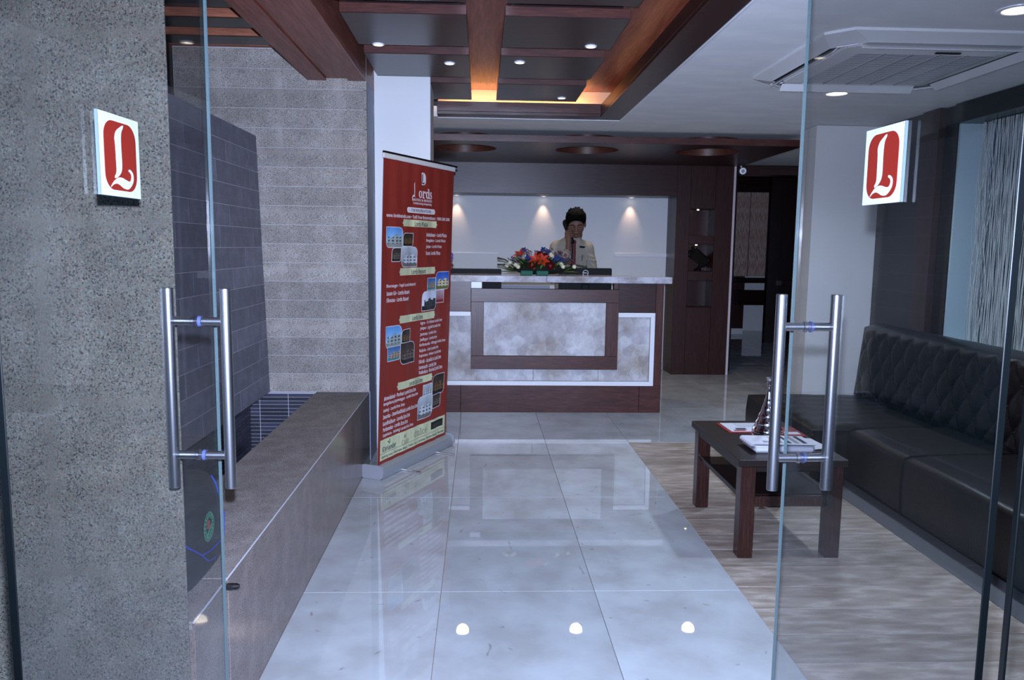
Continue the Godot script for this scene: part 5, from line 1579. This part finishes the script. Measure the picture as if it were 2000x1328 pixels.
func nets(mb: MB, ops: Array, cell: float, xf := Transform3D.IDENTITY) -> void:
	var lo: Vector3 = ops[0].lo
	var hi: Vector3 = ops[0].hi
	for o in ops:
		if not o.get("cut", false):
			lo = lo.min(o.lo); hi = hi.max(o.hi)
	lo -= Vector3.ONE * cell * 3.0
	hi += Vector3.ONE * cell * 3.0
	var s := ((hi - lo) / cell).ceil()
	var nx := int(s.x) + 1
	var ny := int(s.y) + 1
	var nz := int(s.z) + 1
	var f := PackedFloat32Array()
	f.resize(nx * ny * nz)
	f.fill(0.2)
	for o in ops:
		var m: float = o.k + cell * 3.0
		var a := (((o.lo as Vector3) - Vector3.ONE * m - lo) / cell).floor().clamp(Vector3.ZERO, Vector3(nx - 1, ny - 1, nz - 1))
		var b := (((o.hi as Vector3) + Vector3.ONE * m - lo) / cell).ceil().clamp(Vector3.ZERO, Vector3(nx - 1, ny - 1, nz - 1))
		for z in range(int(a.z), int(b.z) + 1):
			for y in range(int(a.y), int(b.y) + 1):
				var at := (z * ny + y) * nx
				for x in range(int(a.x), int(b.x) + 1):
					f[at + x] = blend(f[at + x], dist(o, lo + Vector3(x, y, z) * cell), o)
	var off := [0, 1, nx, nx + 1, nx * ny, nx * ny + 1, nx * ny + nx, nx * ny + nx + 1]
	var edges := [[0, 1], [2, 3], [4, 5], [6, 7], [0, 2], [1, 3], [4, 6], [5, 7], [0, 4], [1, 5], [2, 6], [3, 7]]
	var vid := {}
	var pos := PackedVector3Array()
	var nor := PackedVector3Array()
	for z in nz - 1:
		for y in ny - 1:
			for x in nx - 1:
				var i := (z * ny + y) * nx + x
				if absf(f[i]) > cell * 3.5:
					continue
				var mask := 0
				for k in 8:
					if f[i + off[k]] < 0.0:
						mask |= 1 << k
				if mask == 0 or mask == 255:
					continue
				var sum := Vector3.ZERO
				var n := 0
				for e in edges:
					var fa := f[i + off[e[0]]]
					var fb := f[i + off[e[1]]]
					if (fa < 0.0) == (fb < 0.0):
						continue
					var u := fa / (fa - fb)
					var pa := Vector3(e[0] & 1, (e[0] >> 1) & 1, e[0] >> 2)
					var pb := Vector3(e[1] & 1, (e[1] >> 1) & 1, e[1] >> 2)
					sum += pa.lerp(pb, u)
					n += 1
				vid[i] = pos.size()
				pos.append(xf * (lo + (Vector3(x, y, z) + sum / n) * cell))
				var g := Vector3(
					f[i + off[1]] + f[i + off[3]] + f[i + off[5]] + f[i + off[7]] - f[i] - f[i + off[2]] - f[i + off[4]] - f[i + off[6]],
					f[i + off[2]] + f[i + off[3]] + f[i + off[6]] + f[i + off[7]] - f[i] - f[i + off[1]] - f[i + off[4]] - f[i + off[5]],
					f[i + off[4]] + f[i + off[5]] + f[i + off[6]] + f[i + off[7]] - f[i] - f[i + off[1]] - f[i + off[2]] - f[i + off[3]])
				nor.append((xf.basis * g).normalized())
	var strides := [1, nx, nx * ny]
	for i in vid:
		for ax in 3:
			var j: int = i + strides[ax]
			if j >= f.size() or (f[i] < 0.0) == (f[j] < 0.0):
				continue
			var u: int = strides[(ax + 1) % 3]
			var w: int = strides[(ax + 2) % 3]
			if not (vid.has(i - u) and vid.has(i - w) and vid.has(i - u - w)):
				continue
			var q := [vid[i], vid[i - u], vid[i - u - w], vid[i - w]]
			mb.tri(pos[q[0]], pos[q[1]], pos[q[2]], nor[q[0]], nor[q[1]], nor[q[2]])
			mb.tri(pos[q[0]], pos[q[2]], pos[q[3]], nor[q[0]], nor[q[2]], nor[q[3]])

func person() -> void:
	var at := Vector3(0.885, 0, -7.33)
	var t := thing("person", "man in cream shirt and maroon tie telephoning behind the reception desk", "person", at)
	var skin := paint(Color(0.40, 0.275, 0.22), 0.6)
	var hair := paint(Color(0.022, 0.020, 0.021), 0.85, 0.0, 0.2)
	var cloth := paint(Color(0.56, 0.535, 0.49), 0.85)
	var seam := paint(Color(0.50, 0.46, 0.40), 0.85)
	var maroon := paint(Color(0.33, 0.06, 0.09), 0.6)
	var dark := paint(Color(0.07, 0.07, 0.09), 0.8)
	# joints, relative to the floor below the neck
	var sr := Vector3(-0.176, 1.385, -0.005)
	var er := Vector3(-0.228, 1.120, 0.150)
	var wr := Vector3(-0.082, 1.362, 0.150)
	var sl := Vector3(0.112, 1.382, -0.005)
	var el := Vector3(0.172, 1.118, 0.02)
	var wl := Vector3(0.120, 0.900, 0.175)
	var hip := Vector3(0.095, 0.90, -0.01)
	var neck := Vector3(-0.028, 1.46, -0.02)
	var hb := (Basis(Vector3.UP, -0.10) * Basis(Vector3.BACK, 0.04) * Basis(Vector3.RIGHT, 0.47)) * Basis.from_scale(Vector3(1.08, 0.95, 1.05))
	var hc := Vector3(-0.004, 1.612, 0.05)
	# one continuous body: trunk, legs, arms, neck
	var body := [
		ell(Vector3(-0.030, 1.27, -0.01), Vector3(0.150, 0.20, 0.092), 0.05), ell(Vector3(-0.030, 1.08, 0.0), Vector3(0.135, 0.17, 0.090), 0.06), ell(Vector3(0, 0.95, -0.01), Vector3(0.150, 0.12, 0.100), 0.06),
		cap(sr, sl, 0.050, 0.050, 0.05), cap(neck - Vector3(0, 0.06, 0), hc + hb * Vector3(0, -0.05, -0.03), 0.060, 0.052, 0.03),
		cap(sr, er, 0.048, 0.038, 0.03), cap(er, wr, 0.038, 0.026, 0.015), cap(sl, el, 0.048, 0.038, 0.03), cap(el, wl, 0.038, 0.026, 0.015)]
	for s in [-1.0, 1.0]:
		body.append(cap(hip * Vector3(s, 1, 1), Vector3(0.10 * s, 0.50, 0.0), 0.082, 0.055, 0.04))
		body.append(cap(Vector3(0.10 * s, 0.50, 0.0), Vector3(0.105 * s, 0.10, -0.03), 0.055, 0.036, 0.02))
		body.append(cap(Vector3(0.105 * s, 0.05, -0.03), Vector3(0.115 * s, 0.03, 0.15), 0.038, 0.028, 0.03))
	var mb := MB.new()
	nets(mb, body, 0.012)
	# head, in its own axes: y up, +z out of the face
	var head := [
		ell(Vector3(0, 0.035, -0.015), Vector3(0.076, 0.092, 0.096), 0.03), ell(Vector3(0, -0.040, 0.022), Vector3(0.060, 0.082, 0.066), 0.04), ell(Vector3(0, -0.098, 0.058), Vector3(0.026, 0.022, 0.024), 0.03),
		ell(Vector3(0, 0.028, 0.076), Vector3(0.052, 0.012, 0.012), 0.02), cap(Vector3(0, 0.020, 0.084), Vector3(0, -0.022, 0.106), 0.008, 0.012, 0.012), ell(Vector3(0.013, -0.026, 0.094), Vector3(0.009, 0.008, 0.010), 0.008), ell(Vector3(-0.013, -0.026, 0.094), Vector3(0.009, 0.008, 0.010), 0.008),
		ell(Vector3(0.032, 0.006, 0.086), Vector3(0.017, 0.010, 0.012), 0.012, null, true), ell(Vector3(-0.032, 0.006, 0.086), Vector3(0.017, 0.010, 0.012), 0.012, null, true),
		ell(Vector3(0.032, 0.004, 0.070), Vector3(0.013, 0.010, 0.012), 0.004), ell(Vector3(-0.032, 0.004, 0.070), Vector3(0.013, 0.010, 0.012), 0.004),
		ell(Vector3(0, -0.056, 0.082), Vector3(0.022, 0.006, 0.012), 0.008), ell(Vector3(0, -0.067, 0.080), Vector3(0.019, 0.006, 0.011), 0.008), ell(Vector3(0.045, -0.02, 0.060), Vector3(0.020, 0.018, 0.016), 0.02), ell(Vector3(-0.045, -0.02, 0.060), Vector3(0.020, 0.018, 0.016), 0.02),
		ell(Vector3(0.079, -0.008, -0.005), Vector3(0.008, 0.032, 0.018), 0.008), ell(Vector3(-0.079, -0.008, -0.005), Vector3(0.008, 0.032, 0.018), 0.008), cap(Vector3(0, -0.06, -0.03), Vector3(0, -0.15, -0.055), 0.054, 0.056, 0.03)]
	var hx := Transform3D(hb, hc)
	nets(mb, head, 0.0038, hx)
	# right hand closed round the handset: palm, four fingers, thumb
	var axis := Vector3(0.064, -0.195, 0.080).normalized()      # the handset, from ear to mouth
	var ear := Vector3(-0.103, 1.618, 0.060)
	var grip := ear + axis * 0.125
	var side := Vector3(-0.82, -0.05, 0.55)
	side = (side - axis * side.dot(axis)).normalized()          # outward, away from the face
	var fwd := axis.cross(side)
	if fwd.z < 0.0:
		fwd = -fwd
	var hand := [cap(wr, grip + side * 0.030 + axis * 0.045, 0.026, 0.024, 0.015), cap(grip + side * 0.032 + axis * 0.045, grip + side * 0.030 - axis * 0.012, 0.022, 0.019, 0.016)]
	for k in 4:
		var o := grip + axis * (0.036 - 0.0205 * k) + side * 0.034
		var ln: float = [0.022, 0.026, 0.027, 0.024][k]
		var j1 := o + fwd * 0.024 - side * 0.002
		var j2 := j1 + fwd * ln * 0.55 - side * ln * 0.95
		var j3 := j2 - side * ln * 0.9 - fwd * 0.004 + axis * 0.003
		hand.append_array([cap(o, j1, 0.0098, 0.0092, 0.006), cap(j1, j2, 0.0092, 0.0086, 0.003), cap(j2, j3, 0.0086, 0.0074, 0.003)])
	var th := grip + axis * 0.030 + side * 0.024 - fwd * 0.012
	hand.append_array([cap(th, th - fwd * 0.022 - axis * 0.028 - side * 0.006, 0.0125, 0.0105, 0.010), cap(th - fwd * 0.022 - axis * 0.028 - side * 0.006, th - fwd * 0.016 - axis * 0.058 - side * 0.020, 0.0105, 0.0085, 0.003)])
	nets(mb, hand, 0.0032)
	# left hand, hanging at the keyboard
	var hl := [cap(wl, wl + Vector3(-0.03, -0.035, 0.055), 0.024, 0.028, 0.012, 1.0)]
	for k in 4:
		var o := wl + Vector3(-0.052 + 0.019 * k, -0.045 - 0.002 * k, 0.072)
		hl.append(cap(o, o + Vector3(-0.004, -0.010, 0.032), 0.0095, 0.0088, 0.005))
		hl.append(cap(o + Vector3(-0.004, -0.010, 0.032), o + Vector3(-0.005, -0.034, [0.046, 0.050, 0.050, 0.042][k]), 0.0088, 0.0075, 0.003))
	hl.append(cap(wl + Vector3(-0.040, -0.03, 0.03), wl + Vector3(-0.072, -0.052, 0.062), 0.0115, 0.0085, 0.006))
	nets(mb, hl, 0.0034)
	part(t, "body", mb, skin)
	# hair: a cap over the skull, cut away from the face
	var hops := [
		ell(Vector3(0, 0.046, -0.020), Vector3(0.089, 0.098, 0.103), 0.02), ell(Vector3(0, 0.098, 0.030), Vector3(0.066, 0.038, 0.060), 0.03), ell(Vector3(0.02, 0.112, 0.020), Vector3(0.040, 0.028, 0.050), 0.02), ell(Vector3(-0.03, 0.108, 0.015), Vector3(0.035, 0.028, 0.050), 0.02),
		ell(Vector3(0, -0.050, 0.085), Vector3(0.090, 0.118, 0.075), 0.006, null, true), ell(Vector3(0, -0.135, 0.02), Vector3(0.12, 0.110, 0.11), 0.008, null, true)]
	mb = MB.new()
	nets(mb, hops, 0.0042, hx)
	for k in 90:
		var a := rng.randf() * TAU
		var e := rng.randf_range(0.15, 1.0)
		var d := Vector3(cos(a) * cos(e) * 0.080, sin(e) * 0.094 + 0.048, sin(a) * cos(e) * 0.095 - 0.015)
		if d.z > 0.04 and d.y < 0.09:
			continue
		mb.tube([hx * (d * 0.98), hx * (d * 1.06 + Vector3(0.005 * sin(k * 3.1), 0.006, 0.005)), hx * (d * 1.09 + Vector3(0.008 * sin(k * 3.1), 0.010, 0.010))], [0.006, 0.0045, 0.001], 5, false)
	part(t, "hair", mb, hair)
	mb = MB.new()
	for s in [-1.0, 1.0]:
		var pts := []
		for k in 5:
			pts.append(hx * front(head, s * (0.014 + 0.009 * k), 0.027 + 0.003 * sin(PI * k / 4.0), 0.2) + hb * Vector3(0, 0, 0.001))
		mb.tube(pts, [0.0025, 0.0036, 0.0038, 0.003, 0.0014], 6)
	part(t, "eyebrows", mb, hair)
	mb = MB.new()
	for s in [-1.0, 1.0]:
		var pts := []
		for k in 5:
			pts.append(hx * front(head, s * (0.020 + 0.006 * k), -0.001 - 0.003 * sin(PI * k / 4.0), 0.2))
		mb.tube(pts, [0.0010, 0.0018, 0.0020, 0.0018, 0.0010], 6)
	part(t, "eyelashes", mb, hair)
	mb = MB.new()
	var lip := []
	for k in 7:
		lip.append(hx * front(head, -0.021 + 0.007 * k, -0.0615, 0.2))
	mb.tube(lip, [0.0010, 0.0020, 0.0024, 0.0022, 0.0024, 0.0020, 0.0010], 6)
	part(t, "mouth", mb, paint(Color(0.30, 0.15, 0.13), 0.5))
	# shirt: the trunk and the sleeves a little larger, with folds at the elbow
	var shirt := [
		ell(Vector3(-0.030, 1.275, -0.008), Vector3(0.158, 0.205, 0.108), 0.05), ell(Vector3(-0.030, 1.08, 0.0), Vector3(0.160, 0.18, 0.106), 0.06), ell(Vector3(0, 0.97, -0.005), Vector3(0.166, 0.12, 0.112), 0.06),
		cap(sr + Vector3(0.01, 0.0, 0), sl - Vector3(0.01, 0, 0), 0.056, 0.056, 0.05), cap(Vector3(-0.10, 1.425, -0.02), Vector3(-0.055, 1.470, -0.025), 0.040, 0.036, 0.05), cap(Vector3(0.04, 1.425, -0.02), Vector3(-0.005, 1.470, -0.025), 0.040, 0.036, 0.05),
		cap(sr, er, 0.062, 0.055, 0.035), cap(er, wr.lerp(er, 0.10), 0.056, 0.040, 0.02), cap(sl, el, 0.062, 0.055, 0.035), cap(el, wl.lerp(el, 0.10), 0.056, 0.040, 0.02)]
	for k in 5:
		var p := er.lerp(wr, 0.18 + 0.16 * k)
		shirt.append(ell(p + Vector3(0.0, 0.0, 0.006), Vector3(0.052 - 0.004 * k, 0.010, 0.052 - 0.004 * k), 0.012, Basis(Vector3.BACK, 0.5 + 0.3 * sin(k * 2.0))))
		p = sl.lerp(el, 0.25 + 0.15 * k)
		shirt.append(ell(p + Vector3(0.002, 0, 0.008), Vector3(0.062, 0.009, 0.060), 0.014, Basis(Vector3.BACK, -0.4 + 0.3 * sin(k * 2.3))))
	for k in 4:
		shirt.append(cap(Vector3(0.02 + 0.02 * k, 1.10 + 0.03 * k, 0.092), Vector3(0.10, 1.18 + 0.06 * k, 0.062), 0.008, 0.004, 0.014))
		shirt.append(cap(Vector3(-0.09 - 0.02 * k, 1.14 + 0.03 * k, 0.088), Vector3(-0.165, 1.26 + 0.04 * k, 0.055), 0.008, 0.004, 0.014))
	mb = MB.new()
	nets(mb, shirt, 0.0075)
	part(t, "shirt", mb, cloth)
	# collar and cuffs
	mb = MB.new()
	var ring := []
	for k in 25:
		var a := -PI * 0.5 + TAU * k / 24.0 + PI
		ring.append(Vector3(-0.026 + 0.064 * cos(a), 1.482 + 0.014 * sin(a + PI), -0.012 + 0.064 * sin(a)))
	mb.tube(ring, 0.0135, 8, false, 1.0)
	for s in [-1.0, 1.0]:
		var poly := PackedVector2Array([Vector2(-0.022 + 0.002 * s, 1.462), Vector2(-0.022 + 0.055 * s, 1.475), Vector2(-0.022 + 0.060 * s, 1.442), Vector2(-0.022 + 0.034 * s, 1.414)])
		mb.prism(poly, 0.006, Transform3D(Basis(Vector3.RIGHT, -0.25), Vector3(0, 0.0, 0.058 + 1.44 * 0.25)) * Transform3D(Basis.IDENTITY, Vector3(0, 0.04, 0)))
	part(t, "collar", mb, cloth)
	mb = MB.new()
	mb.tube([wr.lerp(er, 0.25), wr.lerp(er, 0.05)], [0.043, 0.040], 18)
	mb.tube([wl.lerp(el, 0.25), wl.lerp(el, 0.05)], [0.043, 0.040], 18)
	part(t, "cuffs", mb, cloth)
	mb = MB.new()
	mb.tube([wr.lerp(er, 0.055), wr.lerp(er, 0.04)], [0.0415, 0.0405], 18, false)
	part(t, "cuff_trim", mb, maroon)
	# tie, name badge, pocket and pen lie on the chest
	mb = MB.new()
	var rows := [[1.452, 0.014], [1.437, 0.019], [1.425, 0.015], [1.40, 0.0165], [1.34, 0.019], [1.26, 0.022], [1.18, 0.024], [1.10, 0.026], [1.05, 0.026], [1.02, 0.002]]
	var prev := []
	for r in rows:
		var y: float = r[0]
		var c := front(shirt, -0.018 - (1.45 - y) * 0.05, y, 0.3)
		c.z = maxf(c.z, 0.075 if y > 1.41 else 0.0) + 0.006
		var now := [c + Vector3(-r[1], 0, -0.002), c + Vector3(0, 0, 0.002), c + Vector3(r[1], 0, -0.002)]
		if prev:
			for k in 2:
				mb.quad(prev[k], prev[k + 1], now[k + 1], now[k], Vector3.BACK)
		prev = now
	mb.ball(Vector3(-0.018, 1.443, 0.080), Vector3(0.018, 0.017, 0.012), 10, 8)
	part(t, "tie", mb, maroon)
	mb = MB.new()
	var q := front(shirt, 0.062, 1.395, 0.3)
	mb.box(q + Vector3(0, 0, 0.004), Vector3(0.066, 0.017, 0.004), 0.001, Basis(Vector3.BACK, -0.10) * Basis(Vector3.UP, 0.35))
	part(t, "name_badge", mb, M.black)
	mb = MB.new()
	q = front(shirt, 0.058, 1.322, 0.3)
	mb.tube([q + Vector3(0.002, 0.0, 0.003), q + Vector3(-0.004, -0.055, 0.003)], 0.0032, 8)
	part(t, "pen", mb, M.black)
	mb = MB.new()
	var pk := []
	for c in [Vector2(0.018, 1.305), Vector2(0.108, 1.305), Vector2(0.108, 1.215), Vector2(0.063, 1.198), Vector2(0.018, 1.215), Vector2(0.018, 1.305)]:
		pk.append(front(shirt, c.x, c.y, 0.3) + Vector3(0, 0, 0.0005))
	mb.tube(pk, 0.0018, 5)
	part(t, "pocket_seam", mb, seam)
	var trousers := []
	for s in [-1.0, 1.0]:
		trousers.append(cap(Vector3(hip.x * s, 0.90, -0.005), Vector3(0.10 * s, 0.50, 0.0), 0.098, 0.075, 0.04))
		trousers.append(cap(Vector3(0.10 * s, 0.50, 0.0), Vector3(0.105 * s, 0.09, -0.025), 0.075, 0.066, 0.03))
	trousers.append(ell(Vector3(0, 0.93, -0.005), Vector3(0.172, 0.10, 0.122), 0.05))
	mb = MB.new()
	nets(mb, trousers, 0.013)
	part(t, "trousers", mb, dark)
	mb = MB.new()
	var shoes := []
	for s in [-1.0, 1.0]:
		shoes.append(cap(Vector3(0.105 * s, 0.052, -0.035), Vector3(0.117 * s, 0.040, 0.17), 0.048, 0.038, 0.02))
	nets(mb, shoes, 0.010)
	part(t, "shoes", mb, M.black_gloss)
	# ---- the handset he holds, with its coiled cord
	var ph := thing("telephone_handset", "black telephone handset with a cord, held to the man's ear", "telephone", at)
	mb = MB.new()
	nets(mb, [cap(ear - axis * 0.005, ear + axis * 0.025, 0.024, 0.023, 0.008), cap(ear + side * 0.012 + axis * 0.01, ear + axis * 0.185 + side * 0.012, 0.0155, 0.0145, 0.012), cap(ear + axis * 0.172, ear + axis * 0.196, 0.021, 0.022, 0.008)], 0.0036)
	part(ph, "grip", mb, M.black)
	mb = MB.new()
	var cord := []
	var a0 := ear + axis * 0.205 + side * 0.004
	var a1 := Vector3(-0.10, 1.02, 0.30)
	var mid := Vector3(-0.045, 1.22, 0.22)
	for k in 241:
		var u := k / 240.0
		var p := a0.lerp(mid, u).lerp(mid.lerp(a1, u), u)
		var an := u * TAU * 34.0
		cord.append(p + Vector3(cos(an), 0.0, sin(an)) * 0.0075)
	mb.tube(cord, 0.0028, 5, false)
	part(ph, "cord", mb, M.black)
	# the telephone's base on the work surface below
	var bs := thing("desk_telephone", "black desk telephone base below the man's hand behind the counter", "telephone", Vector3(0.80, 0.7505, -7.02))
	mb = MB.new()
	mb.prism(PackedVector2Array(v2("-0.10,0.0 0.10,0.0 0.10,0.025 -0.09,0.075 -0.10,0.07")), 0.18, Transform3D(Basis(Vector3(0, 0, 1), Vector3.UP, Vector3(-1, 0, 0)), Vector3(0.09, 0, 0)))
	part(bs, "body", mb, M.black)
	for k in 12:
		block(bs, "key", Vector3(-0.01 + 0.026 * (k % 3), 0.052 - 0.007 * (k / 3), -0.045 + 0.028 * (k / 3)), Vector3(0.008 + 0.026 * (k % 3), 0.062 - 0.007 * (k / 3), -0.03 + 0.028 * (k / 3)), M.grey_plastic, 0.001)
